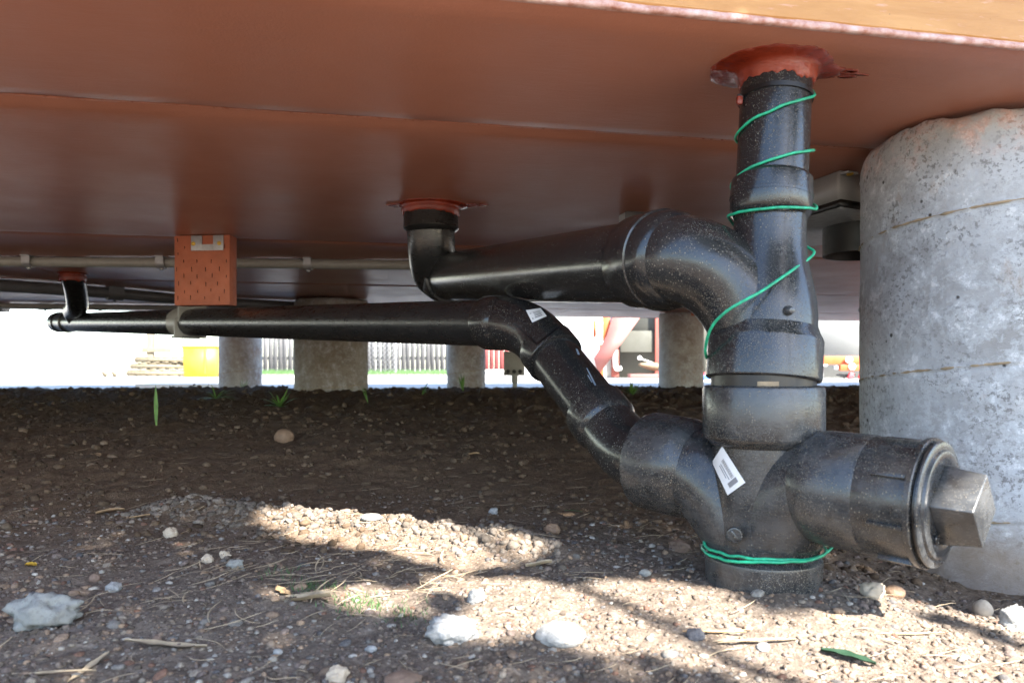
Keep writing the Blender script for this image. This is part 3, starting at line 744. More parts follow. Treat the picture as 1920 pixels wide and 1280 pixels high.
bars = [(.36+.02*k_, .36+.02*k_+.009, .25, .42) for k_ in range(24)]
sticker([(986, 582, 0), (1013, 578, 0), (1025, 593, 0), (998, 605, 0)], [eb]+[c for c in eb.children], bars+[(.36, .86, .48, .53), (.36, .8, .58, .63), (.3, .8, .7, .78), (.12, .24, .3, .36), (.12, .2, .7, .8)])
spp = [o_ for o_ in dp.children if o_.name.startswith('slanting')][0]; tr = bvh_of([spp])
for quad in ([(1079, 653, 0), (1083, 655, 0), (1087, 665, 0), (1083, 665, 0)], [(1099, 690, 0), (1101, 690, 0), (1118, 722, 0), (1115, 723, 0)], [(1101, 703, 0), (1103, 703, 0), (1111, 717, 0), (1109, 717, 0)], [(1111, 728, 0), (1124, 722, 0), (1128, 729, 0), (1115, 736, 0)]):
    m2 = laid(quad, tr, .0004, 3, 3)
    if m2: obj('pipe_print', m2, M['mark'], spp, False)

# ------------------------------------------------------------------ green wire
def ring_pt(z, ang, r): c = axp(z); a = math.radians(ang); return c+Vector((math.cos(a), math.sin(a), 0))*r
pts = [ring_pt(.578, 8, .0420), ring_pt(.571, -2, .0425), ring_pt(.560, -30, .0412), ring_pt(.549, -65, .0412), ring_pt(.540, -100, .0412), ring_pt(.531, -140, .0415), ring_pt(.524, -172, .042),
       ring_pt(.519, -215, .042), ring_pt(.512, -270, .042), ring_pt(.507, -330, .043), ring_pt(.503, -362, .044), ring_pt(.496, -395, .0425), ring_pt(.489, -430, .0412), ring_pt(.482, -465, .0412), ring_pt(.476, -500, .0415), ring_pt(.470, -530, .0425),
       ring_pt(.462, -575, .045), ring_pt(.452, -630, .047), ring_pt(.446, -690, .048), ring_pt(.440, -722, .0485), ring_pt(.431, -745, .0475), ring_pt(.4275, -775, .0455), ring_pt(.4265, -810, .0440), ring_pt(.4265, -850, .0440), ring_pt(.4275, -885, .0455), ring_pt(.4265, -915, .0455),
       ring_pt(.415, -970, .044), ring_pt(.402, -1040, .044), ring_pt(.391, -1078, .0455), ring_pt(.382, -1092, .0480)]
pts += [W(1490, 503, .792), W(1466, 520, .780), W(1436, 541, .772), W(1402, 561, .768), W(1370, 578, .772), W(1345, 599, .782), W(1330, 622, .795), W(1324, 645, .81), W(1325, 668, .83), W(1340, 690, .90)]
def wire(name, P_, label):
    o_ = obj(name, MB().sweep([p+Vector((float(vn(p.x*60, p.z*60+k_*.11, s=7)), float(vn(p.y*60, p.z*60+k_*.13, s=8)), float(vn(p.x*50, p.y*50+k_*.09, s=9))))*.0009 for k_, p in enumerate(catmull(P_, 8))], .0016, 12), M['green'], None, True, 80); return props(o_, label, 'wire')
wire('green_wire', pts, 'thin green wire spiralling round the upright pipe below the red sealant')
c0 = Vector((.277, .825, 0))
def loop(z, r, a0, a1, n_, dz=0, tail=None):
    q = []
    for k_ in range(n_):
        a = math.radians(a0+(a1-a0)*k_/(n_-1)); q.append(c0+Vector((math.cos(a)*r, math.sin(a)*r, z+dz*k_/(n_-1)+.0008*math.sin(a*3))))
    return q
q = [Vector((.352, .822, .070)), Vector((.345, .806, .0625))]+loop(.0580, .0625, -28, -352, 26, .003)+loop(.0605, .0645, -370, -560, 16, -.009)+loop(.0545, .0655, -575, -700, 12, -.002)
wire('green_wire', q, 'green wire looped twice round the dusty base hub at the ground')

# ------------------------------------------------------------------ hanger block on the soffit
cb = W(380, 500, 2.0); wb, hb_ = 118/F*2.0, None
zt, zb = ZC, W(380, 572, 1.93).z
hb = thing('hanger_block', (W(380, 500, 1.93).x, 1.93, zb), 'red-painted incised timber block hanging from the soffit above the long pipe', 'timber block')
Rh = Matrix.Rotation(math.radians(-6), 3, 'Z')
bx = W(380, 500, 1.93).x
obj('block', MB().box((bx, 1.93+.02, (zt+zb)/2-.0008), (.150, .04, zt-zb-.002), Rh, .0015), M['block'], hb)
rr = random.Random(5); me_i = None
for cx_ in range(8):
    for cz_ in range(5):
        x_ = -.066+cx_*.0185+rr.uniform(-.003, .003); z_ = zb+.018+cz_*.038+(cx_ % 2)*.019+rr.uniform(-.002, .002)
        if z_ > zt-.055 and -.035 < x_ < .06 or z_ > zt-.012: continue
        p_ = Rh @ Vector((x_, -.0202, 0)); q_ = Vector((bx+p_.x, 1.95+p_.y, z_))-ORG[hb.name]
        if me_i is None: b_ = obj('incision', MB().box((0, 0, 0), (.0014, .0010, .009), Rh), M['slit'], hb, False, local=True); me_i = b_.data
        else: b_ = bpy.data.objects.new('incision', me_i); col.objects.link(b_); b_.parent = hb
        b_.location = q_; b_.scale = (1, 1, rr.uniform(.7, 1.35))
br = MB(); zz = zt-.004
for (x0, x1, z0, z1) in ((-.032, -.002+.0, zt-.042, zt-.003), (.028, .056, zt-.042, zt-.003)):
    p_ = Rh @ Vector(((x0+x1)/2+.004, -.0225, 0)); br.box((bx+p_.x, 1.95+p_.y, (z0+z1)/2), (x1-x0, .003, z1-z0), Rh, .001)
p_ = Rh @ Vector((.012+.004, -.0225, 0)); br.box((bx+p_.x, 1.95+p_.y, zt-.034), (.034, .0026, .016), Rh)
bk = obj('steel_bracket', br, M['galv'], hb)
for x_ in (-.021, .049):
    p_ = Rh @ Vector((x_, -.024, 0)); dn = Rh @ Vector((0, -1, 0))
    obj('screw', MB().lathe(Vector((bx+p_.x, 1.95+p_.y, zt-.024)), dn, [(0, .0055), (.0012, .0055), (.0026, .003), (.003, .001)], 16), M['screw'], bk)
# clamp hanging beneath the block round the pipe
cz = thing('pipe_hanger', (bx, 2.02, .32), 'grey pipe hanger clamped round the long black pipe below the timber block', 'pipe hanger')
t_ = None
def on_run(px):                                                  # point of the long run seen at that column
    k_ = (px-HX)/F; t = (k_*E1.y-E1.x)/(ed_.x-k_*ed_.y); return E1+ed_*t
hp = on_run(352)
R_ = Matrix((ed_, ed_.cross(Vector((0, 0, 1))).normalized()*-1, Vector((0, 0, 1)))).transposed()
obj('saddle', MB().lathe(hp-ed_*.03, ed_, [(0, .0400), (0, .0440), (.09, .0440), (.09, .0400)], 40, False, False), M['grey_plastic'], cz)
sd_ = Vector((ed_.y, -ed_.x, 0))*-1
obj('hanger_arm', MB().box(hp-ed_*.034+Vector((0, 0, .028)), (.012, .080, .055), R_, .002), M['grey_plastic'], cz)
obj('hanger_arm', MB().box(hp-ed_*.020+Vector((0, 0, -.018)), (.012, .092, .058), R_, .002), M['grey_plastic'], cz)
obj('saddle_foot', MB().box(hp+ed_*.02+Vector((0, 0, -.0445)), (.10, .05, .008), R_, .002), M['dark_conduit'], cz)

# ------------------------------------------------------------------ conduits with clamps
def conduit(P_, r, m_, label, clamps, cm='galv', w_=.012, group='conduits run along the underside'):
    P_ = [Vector(p) for p in P_]; t = thing('conduit', P_[0], label, 'conduit', group)
    obj('tube', MB().sweep(catmull(P_, 6), r, 20), M[m_], t, True, 60)
    for c in clamps:
        c = Vector(c); mb = MB(); d = (P_[-1]-P_[0]).normalized(); a_ = math.atan2(d.y, d.x); R_ = Matrix.Rotation(a_, 3, 'Z')
        th = np.linspace(-math.pi, 0, 14); R = []
        for s_ in (-1, 1):
            pr = [(-r*1.25, r*1.0)]+[(math.cos(q_)*r*1.25, math.sin(q_)*r*1.25) for q_ in th]+[(r*1.25, r*1.0)]
            pi = [(-r*1.02, r*1.0)]+[(math.cos(q_)*r*1.02, math.sin(q_)*r*1.02) for q_ in th]+[(r*1.02, r*1.0)]
            R.append([tuple(c+R_ @ Vector((s_*w_, y_, z_))) for y_, z_ in pr+pi[::-1]])
        mb.rings(R); mb.box(c+Vector((0, 0, r*1.02)), (w_*2, r*3.4, .003), R_)
        cl = obj('clamp', mb, M[cm], t, True, 40)
        obj('clamp_screw', MB().lathe(c+Vector((0, 0, -r*1.2)), (0, 0, -1), [(0, .006), (.004, .006), (.006, .003)], 10), M[cm], cl)
    return t
zr = .0155; Yc = (ZC-.017-EYE); y1 = Yc*F/(690-493)
conduit([W(-420, 484, Yc*F/206), W(0, 490, Yc*F/200), W(400, 493, Yc*F/197), W(790, 497, Yc*F/193), W(1200, 500, Yc*F/190)], .0160, 'grey_plastic', 'grey conduit clipped under the soffit behind the timber block, nearest of the conduits',
        [W(54, 490, Yc*F/200), W(303, 492, Yc*F/198), W(578, 495, Yc*F/195)])
Yd = (ZC-.028-EYE)*F
conduit([W(-420, 512, Yd/178), W(0, 535, Yd/155), W(215, 550, Yd/140), W(400, 566, Yd/124), W(620, 577, Yd/113)], .024, 'dark_conduit', 'thick dark grey conduit running behind the far riser',
        [W(215, 550, Yd/140)], 'dark_conduit', .03)
Ye = (ZC-.018-EYE)*F
conduit([W(-300, 570, Ye/119), W(0, 573, Ye/117), W(330, 577, Ye/113), W(700, 582, Ye/108)], .014, 'grey_plastic', 'thin grey conduit farthest back at the left, close to the rear edge',
        [W(85, 575, Ye/115.5), W(188, 576, Ye/114.5)], 'dark_conduit', .03)
# dark box at the far left edge of the soffit
t = thing('soffit_box', W(-10, 590, 3.9), 'dark grey fixture hanging at the far left end of the soffit', 'junction box')
c = W(-14, 575, 4.0); obj('housing', MB().box((c.x, c.y, ZC-.022), (.13, .1, .042), RB, .003), M['dark_conduit'], t)
obj('cover', MB().box((c.x, c.y-.052, ZC-.022), (.12, .006, .034), RB, .001), M['box'], t)
# small grey boxes behind the sloping pipe
c = W(1196, 413, 1.62); t = thing('junction_box', (c.x, c.y, ZC-.04), 'small dark grey box on the soffit, peeping over the sloping pipe', 'junction box')
obj('housing', MB().box((c.x, 1.67, ZC-.0105), (.055, .05, .021), RB, .002), M['box'], t)
obj('cover', MB().box((c.x, 1.643, ZC-.0105), (.050, .004, .018), RB, .001), M['dark_conduit'], t)

# ------------------------------------------------------------------ vent box right of the stack
vx0, vx1 = W(1490, 330, 1.32).x, W(1612, 330, 1.20).x
vt = thing('vent_housing', (.60, 1.40, .44), 'grey steel box with black flange and open black duct hanging beside the wide pier', 'vent')
zbx = .478
m_ = MB(); Y0v = 1.335
poly = [W(1440, 400, 1.50).xy, W(1568, 400, 1.31).xy, W(1575, 400, 1.30).xy, W(1625, 400, 1.335).xy, W(1640, 400, 1.62).xy, W(1500, 400, 1.70).xy]
def prism(poly_, z0, z1):
    return MB().rings([[(p.x, p.y, z0) for p in poly_], [(p.x, p.y, z1) for p in poly_]])
ztop = ZC-.001
obj('box_shell', prism(poly, .548, ztop), M['box'], vt, False)
cen = sum((p for p in poly), Vector((0, 0)))/6
fl = [cen+(p-cen)*1.05 for p in poly]
obj('flange', prism(fl, .534, .5475), M['black_metal'], vt, False)
fl2 = [cen+(p-cen)*1.055 for p in poly]
obj('flange_lip', prism(fl2, .5325, .5338), M['galv'], vt, False)
dc = W(1622, 430, 1.47)
obj('duct', MB().lathe((dc.x, dc.y, .5322), (0, 0, -1), [(0, .078), (.055, .078), (.0555, .0765), (.0555, .074), (.002, .074)], 56, True, False), M['black_metal'], vt)
c = W(1590, 303, 1.30); obj('corner_bracket', MB().box((c.x, 1.296, ztop-.006), (.026, .018, .004), Matrix.Rotation(.5, 3, 'Z'), .001), M['galv'], vt)
obj('screw', MB().lathe((c.x, 1.292, ztop-.008), (0, -.2, -1), [(0, .006), (.0015, .006), (.003, .003)], 14), M['screw'], vt)
c = W(1378, 205, .855)

# ------------------------------------------------------------------ meter box on post
c = W(964, 680, 4.5); t = thing('utility_box', (c.x, c.y, .09), 'grey utility box on a short pipe stub, behind the elbow with the white label', 'utility box')
obj('housing', MB().box((c.x, c.y, EYE+.028+.0), (.125, .07, .145), None, .004), M['box'], t)
obj('lid', MB().box((c.x, c.y-.037, EYE+.028), (.118, .006, .138), None, .002), M['grey_plastic'], t)
for k_ in (-1, 0, 1): obj('knob', MB().lathe((c.x+k_*.036, c.y-.04, EYE-.02), (0, -1, 0), [(0, .012), (.006, .012), (.008, .008)], 16), M['black_metal'], t)
obj('stub_pipe', MB().lathe((c.x+.004, c.y, .07), (0, 0, 1), [(0, .018), (.055, .018), (.058, .014), (.095, .014), (.098, .020), (.14, .020)], 20), M['grey_plastic'], t)

# ------------------------------------------------------------------ yard things
zy = .108
# yellow bin
Y_ = 12.5; c = W(384, 690, Y_)
t = thing('yellow_bin', (c.x, Y_, zy), 'bright yellow plastic bin standing on the pale yard left of a narrow pier', 'bin')
hy = W(0, 648, Y_).z-zy
obj('body', MB().rings([[(c.x+sx*(.25+.02*q_), Y_+sy*(.22+.02*q_), zy+hy*.93*q_) for sx, sy in ((-1, -1), (1, -1), (1, 1), (-1, 1))] for q_ in (0, 1)]), M['yellow'], t, False)
obj('rim', MB().box((c.x, Y_, zy+hy*.96), (.57, .51, hy*.06), None, .006), M['yellow'], t)
obj('fold', MB().box((c.x+.11, Y_-.245, zy+hy*.5), (.03, .03, hy*.8), None, .004), M['yellow'], t)
# pallets
def pallet(name, x, y, z, wx, wy, rz, label, hh=.12):
    t = thing(name, (x, y, z), label, 'pallet', 'wooden pallets in the yard', rz)
    base = ORG[t.name]; ORG[t.name] = Vector((0, 0, 0)); n_ = 6
    me = None
    for k_ in range(n_):
        px_ = -wx/2+wx*(k_+.5)/n_
        for zz_ in (hh-.011, .011):
            if me is None: b_ = obj('slat', MB().box((0, 0, 0), (wx/n_*.62, wy, .02), None), M['pine'], t, False); me = b_.data
            else: b_ = bpy.data.objects.new('slat', me); col.objects.link(b_); b_.parent = t
            b_.location = (px_, 0, zz_)
    me = None
    for k_ in (-1, 0, 1):
        if me is None: b_ = obj('bearer', MB().box((0, 0, 0), (wx, .05, hh-.044)), M['pine'], t, False); me = b_.data
        else: b_ = bpy.data.objects.new('bearer', me); col.objects.link(b_); b_.parent = t
        b_.location = (0, k_*(wy/2-.03), hh/2)
    return t
c = W(310, 690, 13.5)
pallet('pallet', c.x+.05, 13.5, zy, 1.1, .9, .08, 'raw timber pallet lying flat on the yard left of the yellow bin')
pallet('pallet', c.x-.38, 14.4, zy, 1.0, .9, -.05, 'raw timber pallet at the bottom of the leaning pile far left of the bin')
pallet('pallet', c.x-.40, 14.4, zy+.122, 1.0, .9, .1, 'middle timber pallet of the pile behind the flat one')
pallet('pallet', c.x-.30, 14.4, zy+.244, 1.0, .9, .02, 'topmost timber pallet of the pile in the yard')
c = W(245, 620, 14.4)
t = thing('timber_post', (c.x, 15.2, zy), 'pale timber post sticking up behind the pallet pile', 'post')
obj('shaft', MB().box((c.x, 15.2, zy+.45), (.13, .10, .9), None, .006), M['pine'], t); obj('cross_board', MB().box((c.x+.15, 15.13, zy+.52), (.6, .03, .1), None, .004), M['pine'], t)
c = W(208, 690, 11.5)
for px in (197, 215):
    c = W(px, 685, 12.0); b_ = MB().rings([[(c.x-.02, 12, zy), (c.x+.02, 12, zy), (c.x, 12.06, zy)], [(c.x-.06, 11.98, zy+.09), (c.x+.07, 11.98, zy+.09), (c.x, 12.08, zy+.09)]])
    o_ = obj('timber_wedge', b_, M['pine'], None, False); props(o_, 'small %s timber wedge left on the open yard' % ('left' if px == 197 else 'right'), 'wedge', 'timber wedges in the yard')
# white slab lying at the crest
c = W(345, 722, 5.6)
o_ = obj('white_slab', MB().box((W(350, 722, 5.55).x, 5.55, .128), (.62, .30, .03), Matrix.Rotation(.12, 3, 'Z'), .003), M['white'], None); props(o_, 'flat white slab lying on the yard at the edge of the soil', 'slab')
# fences
Yf = 19.0; zf = .108
t = thing('picket_fence', (W(830, 690, Yf).x, Yf, zf), 'grey picket fence with shade darkened into its colour, across the back of the yard', 'fence')
me = None; rr = random.Random(3); x0, x1 = W(470, 0, Yf).x, W(905, 0, Yf).x; n_ = int((x1-x0)/.125)
for k_ in range(n_):
    if me is None:
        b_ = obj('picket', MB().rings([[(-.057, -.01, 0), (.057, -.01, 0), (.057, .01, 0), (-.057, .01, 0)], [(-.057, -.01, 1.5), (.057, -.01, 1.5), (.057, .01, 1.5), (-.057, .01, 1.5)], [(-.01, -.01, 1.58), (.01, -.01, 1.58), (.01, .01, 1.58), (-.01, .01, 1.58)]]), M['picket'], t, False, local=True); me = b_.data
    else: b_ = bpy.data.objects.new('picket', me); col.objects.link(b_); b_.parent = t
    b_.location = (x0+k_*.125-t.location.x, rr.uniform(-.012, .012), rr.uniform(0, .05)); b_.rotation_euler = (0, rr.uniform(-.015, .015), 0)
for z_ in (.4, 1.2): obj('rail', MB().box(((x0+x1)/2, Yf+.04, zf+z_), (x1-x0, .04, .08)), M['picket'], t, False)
t = thing('red_fence', (W(925, 690, Yf-.4).x, Yf-.4, zf), 'faded red board fence joining the right end of the grey pickets', 'fence')
me = None
for k_ in range(8):
    if me is None: b_ = obj('board', MB().box((0, 0, .8), (.115, .02, 1.6)), M['picket_red'], t, False, local=True); me = b_.data
    else: b_ = bpy.data.objects.new('board', me); col.objects.link(b_); b_.parent = t
    b_.location = (-.42+k_*.125, rr.uniform(-.01, .01), .02)
obj('footing_board', MB().box((W(925, 690, Yf-.4).x, Yf-.43, zf+.06), (1.0, .03, .10)), M['yard'], t, False)
t = thing('chain_link_fence', (W(705, 690, 17.5).x, 17.5, zf), 'chain-link fence panel standing in front of the grey pickets', 'fence')
x0, x1 = W(560, 0, 17.5).x, W(742, 0, 17.5).x; net = MB(); hN = 1.3; s_ = .11
k_ = -int(hN/s_)-1
def bar2(a, b, r):
    d = (Vector(b)-Vector(a)); n1 = Vector((0, 1, 0)); n2 = d.cross(n1).normalized()
    net.rings([[tuple(Vector(q)+n2*r), tuple(Vector(q)-n2*r*.5+n1*r*.87), tuple(Vector(q)-n2*r*.5-n1*r*.87)] for q in (a, b)])
while x0+k_*s_ < x1:
    xa = x0+k_*s_; xb = xa+hN
    a_ = (max(xa, x0), 17.5, zf+.02+max(0, x0-xa)); b_ = (min(xb, x1), 17.5, zf+.02+min(hN, x1-xa))
    if b_[0]-a_[0] > .03: bar2(a_, b_, .003)
    a_ = (max(xa, x0), 17.506, zf+.02+hN-max(0, x0-xa)); b_ = (min(xb, x1), 17.506, zf+.02+hN-min(hN, x1-xa))
    if b_[0]-a_[0] > .03: bar2(a_, b_, .003)
    k_ += 1
obj('wire_net', net, M['wire'], t, False)
for x_ in (x0, (x0+x1)/2, x1): obj('post', MB().cyl((x_, 17.52, zf-.02), (x_, 17.52, zf+hN+.08), .024, 14), M['wire'], t)
obj('top_rail', MB().cyl((x0, 17.52, zf+hN+.04), (x1, 17.52, zf+hN+.04), .018, 12), M['wire'], t)
# grass at the fence
gr = MB(); rr = random.Random(11)
for k_ in range(5200):
    px = rr.uniform(455, 850); Yk = rr.uniform(16.4, 18.9); c = W(px, 0, Yk); h_ = rr.uniform(.03, .15)*(1 if Yk > 17.3 else .6); l_ = rr.uniform(-.04, .04)
    gr.add([(c.x-.008, Yk, zf), (c.x+.008, Yk, zf), (c.x+l_, Yk+rr.uniform(-.03, .03), zf+h_)], [(0, 1, 2)])
o_ = obj('grass', gr, M['grass'], None, False); o_['kind'] = 'stuff'; o_['label'] = 'green grass strip at the foot of the fences'; o_['category'] = 'grass'
# shed to the right
Ys = 11.0
def Ws(px, py, dy=0): return W(px, py, Ys+dy)
sh = thing('shed', (Ws(1300, 0).x, Ys, zy), 'grey-green walled shed with red trim and pink diagonal brace across the yard', 'shed')
obj('wall', MB().box(((Ws(1160, 0).x+Ws(1455, 0).x)/2, Ys+.30, zy+.85), (Ws(1455, 0).x-Ws(1160, 0).x, .1, 1.7)), M['shedwall'], sh, False)
obj('pale_wall', MB().box(((Ws(1457, 0).x+Ws(1900, 0).x)/2, Ys+.28, zy+.85), (Ws(1900, 0).x-Ws(1457, 0).x, .1, 1.7)), M['shedlight'], sh, False)
obj('roof', MB().box((Ws(1530, 0).x, Ys+.8, zy+1.76), (6.2, 1.6, .1)), M['roof'], sh, False)
def postb(px0, px1, py0, py1, dy, m_, nm='trim_post', th=.06):
    a, b = Ws(px0, py0, dy), Ws(px1, py1, dy); return obj(nm, MB().box(((a.x+b.x)/2, a.y, (a.z+b.z)/2), (b.x-a.x, th, abs(a.z-b.z)), None, .004), M[m_], sh)
postb(1228, 1242, 560, 706, .16, 'brick_red')
postb(1146, 1160, 655, 706, .1, 'brick_red'); postb(1130, 1144, 590, 640, .02, 'orange'); postb(1112, 1118, 600, 632, .25, 'orange')
postb(1124, 1131, 645, 706, .0, 'orange')
postb(1163, 1226, 620, 660, .22, 'shedwall', 'panel')
# pink brace: long slanted board from upper right to lower left
a0, a1 = Ws(1215, 590, -.08), Ws(1118, 706, -.08)
pts4 = [Ws(1204, 590, -.08), Ws(1150, 590, -.08), Ws(1138, 628, -.08), Ws(1114, 672, -.08), Ws(1122, 704, -.08)]
front = [tuple(p) for p in pts4]; back = [(p.x, p.y+.04, p.z) for p in pts4]
obj('brace', MB().rings([front, back]), M['pink'], sh, False)
obj('white_panel', MB().box((Ws(1118, 650).x, Ys+.45, zy+.6), (.75, .04, 1.2)), M['white'], sh, False)
# white pipe stub on the shed wall
mb = MB().sweep(catmull([Ws(1153, 655, .02), Ws(1153, 680, .02), Ws(1156, 691, .02), Ws(1164, 690, .04)], 6), .034, 16)
o_ = obj('white_pipe', mb, M['white'], None, True, 60); props(o_, 'white plastic pipe bend standing against the shed wall', 'pipe')
# tan folded tarp with white knob
cs = Ws(1226, 688, -.1); R = []
for k_ in range(13):
    u = k_/12; x_ = Ws(1199, 0, -.3).x+u*.46; zc_ = Ws(0, 683, -.3).z-.055*u; r_ = .012+.055*math.sin(min(1, u*1.15+.05)*math.pi*.85)
    R.append([(x_, Ys-.3+math.cos(a)*.10, zc_+math.sin(a)*r_*(.8 if a < math.pi else 1.0)) for a in np.linspace(0, 2*math.pi, 16, endpoint=False)])
t = thing('wheelbarrow_load', (Ws(1215, 0, -.3).x, Ys-.3, zy), 'tan pointed bundle with a white-tipped handle lying before the shed wall', 'bundle')
obj('bundle', MB().rings(R), M['tarp'], t, True, 70)
obj('handle', MB().cyl(Ws(1203, 673, -.3), Ws(1236, 686, -.3), .013, 12, .022), M['grey_plastic'], t)
obj('handle_tip', MB().lathe(Ws(1199, 671, -.3), (1, 0, -.4), [(-.03, .006), (-.022, .024), (0, .032), (.02, .026), (.03, .012)], 20), M['white'], t)
obj('base_board', MB().box((Ws(1212, 0, -.3).x, Ys-.3, zy+.035), (.50, .25, .06), None, .004), M['pink'], t)
# orange beam with holes at right, cords
t = thing('orange_beam', (Ws(1580, 680, -.6).x, Ys-.6, zy), 'orange painted steel beam with round bosses in front of the pale wall', 'beam')
def Wo(px, py): return W(px, py, Ys-.6)
obj('beam_plate', MB().box(((Wo(1530, 0).x+Wo(1720, 0).x)/2, Ys-.6, Wo(0, 675).z), (Wo(1720, 0).x-Wo(1530, 0).x, .06, .115), None, .004), M['orange'], t)
obj('lower_plate', MB().box(((Wo(1572, 0).x+Wo(1720, 0).x)/2, Ys-.64, Wo(0, 689).z), (Wo(1720, 0).x-Wo(1572, 0).x, .06, .085), None, .004), M['orange'], t)
for px, py in ((1591, 674), (1597, 687), (1640, 674), (1655, 688)):
    b_ = obj('boss', MB().lathe(W(px, py, Ys-.67), (0, -1, 0), [(0, .045), (.025, .045), (.03, .036), (.03, .018), (.01, .016)], 24), M['white'], t)
obj('peg', MB().lathe(W(1546, 685, Ys-.64), (1, 0, 0), [(-.03, .012), (-.03, .018), (.03, .018), (.035, .01)], 12), M['galv'], t)
obj('end_stop', MB().box(W(1566, 689, Ys-.64), (.05, .07, .05), None, .006), M['galv'], t)
for px in (1545, 1700): obj('leg', MB().box((Wo(px, 0).x, Ys-.5, (zy+Wo(0, 690).z)/2), (.05, .05, Wo(0, 690).z-zy)), M['galv'], t, False)
t = thing('cord_heap', (W(1592, 712, 10.0).x, 10.0, zy), 'tangle of black cord with red plugs on the pale yard beneath the orange beam', 'cord')
rr = random.Random(8); cc = W(1590, 712, 10.0); Q = []
for k_ in range(26): a = k_*1.1; Q.append((cc.x+math.cos(a)*rr.uniform(.05, .16), 10.0+math.sin(a)*rr.uniform(.05, .14), zy+.015+.05*abs(math.sin(k_*.7))))
obj('cord', MB().sweep(catmull(Q, 5), .009, 8), M['black_metal'], t, True, 80)
for dx in (-.03, .11): obj('plug', MB().box((cc.x+dx, 9.86, zy+.045), (.06, .05, .09), Matrix.Rotation(.4, 3, 'Y'), .01), M['redplast'], t)
c = W(1322, 693, 9.6); t = thing('toolbox', (c.x, 9.6, zy), 'small red and blue box behind the green wire, right of the grey pier', 'box')
obj('base', MB().box((c.x, 9.6, zy+.03), (.12, .1, .06), None, .006), M['blue'], t); obj('lid', MB().box((c.x, 9.6, zy+.075), (.12, .1, .03), None, .006), M['redplast'], t)
# orange smudge on the narrow pier
cxp, cyp = (1277-960)/F*4.62, 4.62
o_ = obj('orange_smudge', MB().rings([[(cxp+math.cos(a)*(.139), cyp+math.sin(a)*.139, z_) for a in np.linspace(math.radians(-78), math.radians(-50), 6)] for z_ in (ZC-.030, ZC-.010)], False, False, False), M['orange'], [o for o in sc.objects if o.name.startswith('concrete_pier') and abs(o.location.x-cxp) < .01][0], True, 60)

# ------------------------------------------------------------------ loose gravel, clods, straw (stuff)
def ico(sub):
    bm = bmesh.new(); bmesh.ops.create_icosphere(bm, subdivisions=sub, radius=1); v = np.array([tuple(q.co) for q in bm.verts]); f = [[q.index for q in p.verts] for p in bm.faces]; bm.free(); return v, np.array(f)
IV1, IF1 = ico(1); IV2, IF2 = ico(2)
rng = np.random.default_rng(4)
def scatter(name, xs, ys, sizes, flat, colors, base, sink, label, cat=None, lump=.35):
    IV, IF = base; n_ = len(xs); nv = len(IV)
    sc3 = sizes[:, None]*np.stack([rng.uniform(.75, 1.3, n_), rng.uniform(.75, 1.3, n_), rng.uniform(*flat, n_)], 1)
    a = rng.uniform(0, 2*math.pi, n_); tl = rng.uniform(-.5, .5, n_)
    V_ = np.repeat(IV[None], n_, 0)*(1+lump*(rng.random((n_, nv, 1))-.5)); V_ = V_*sc3[:, None, :]
    ca, sa = np.cos(a)[:, None], np.sin(a)[:, None]; ct, st = np.cos(tl)[:, None], np.sin(tl)[:, None]
    y_, z_ = V_[..., 1]*ct-V_[..., 2]*st, V_[..., 1]*st+V_[..., 2]*ct
    x_, y_ = V_[..., 0]*ca-y_*sa, V_[..., 0]*sa+y_*ca
    zg = gheight(xs, ys)
    V_ = np.stack([x_+xs[:, None], y_+ys[:, None], z_+(zg+sc3[:, 2]*sink)[:, None]], 2).reshape(-1, 3)
    F_ = (IF[None]+(np.arange(n_)*nv)[:, None, None]).reshape(-1, 3)
    me = bpy.data.meshes.new(name); me.vertices.add(len(V_)); me.vertices.foreach_set('co', V_.astype(np.float32).ravel())
    me.loops.add(F_.size); me.loops.foreach_set('vertex_index', F_.ravel().astype(np.int32)); me.polygons.add(len(F_))
    me.polygons.foreach_set('loop_start', np.arange(0, F_.size, 3, dtype=np.int32)); me.polygons.foreach_set('loop_total', np.full(len(F_), 3, np.int32))
    me.update(calc_edges=True)
    if IV is IV2: me.polygons.foreach_set('use_smooth', [True]*len(F_))
    at = me.color_attributes.new('tint', 'FLOAT_COLOR', 'POINT')
    cc_ = np.repeat(np.concatenate([colors, np.ones((n_, 1))], 1)[:, None], nv, 1).reshape(-1, 4); at.data.foreach_set('color', cc_.astype(np.float32).ravel())
    me.materials.append(M['bits']); o_ = bpy.data.objects.new(name, me); col.objects.link(o_); props(o_, label, cat, None, 'stuff'); return o_
def rand_ground(n_, y0, y1, pw=1.0, smax=.85):
    y_ = y0*np.exp(rng.random(n_)**pw*math.log(y1/y0)); x_ = rng.uniform(-smax, smax, n_)*y_; return x_, y_
GC = np.array([(.13, .10, .085), (.20, .14, .10), (.16, .145, .13), (.26, .18, .12), (.27, .245, .21), (.15, .085, .06), (.095, .088, .085), (.20, .165, .13), (.34, .31, .27)])
GP = np.array([.24, .16, .12, .10, .07, .07, .08, .13, .03])
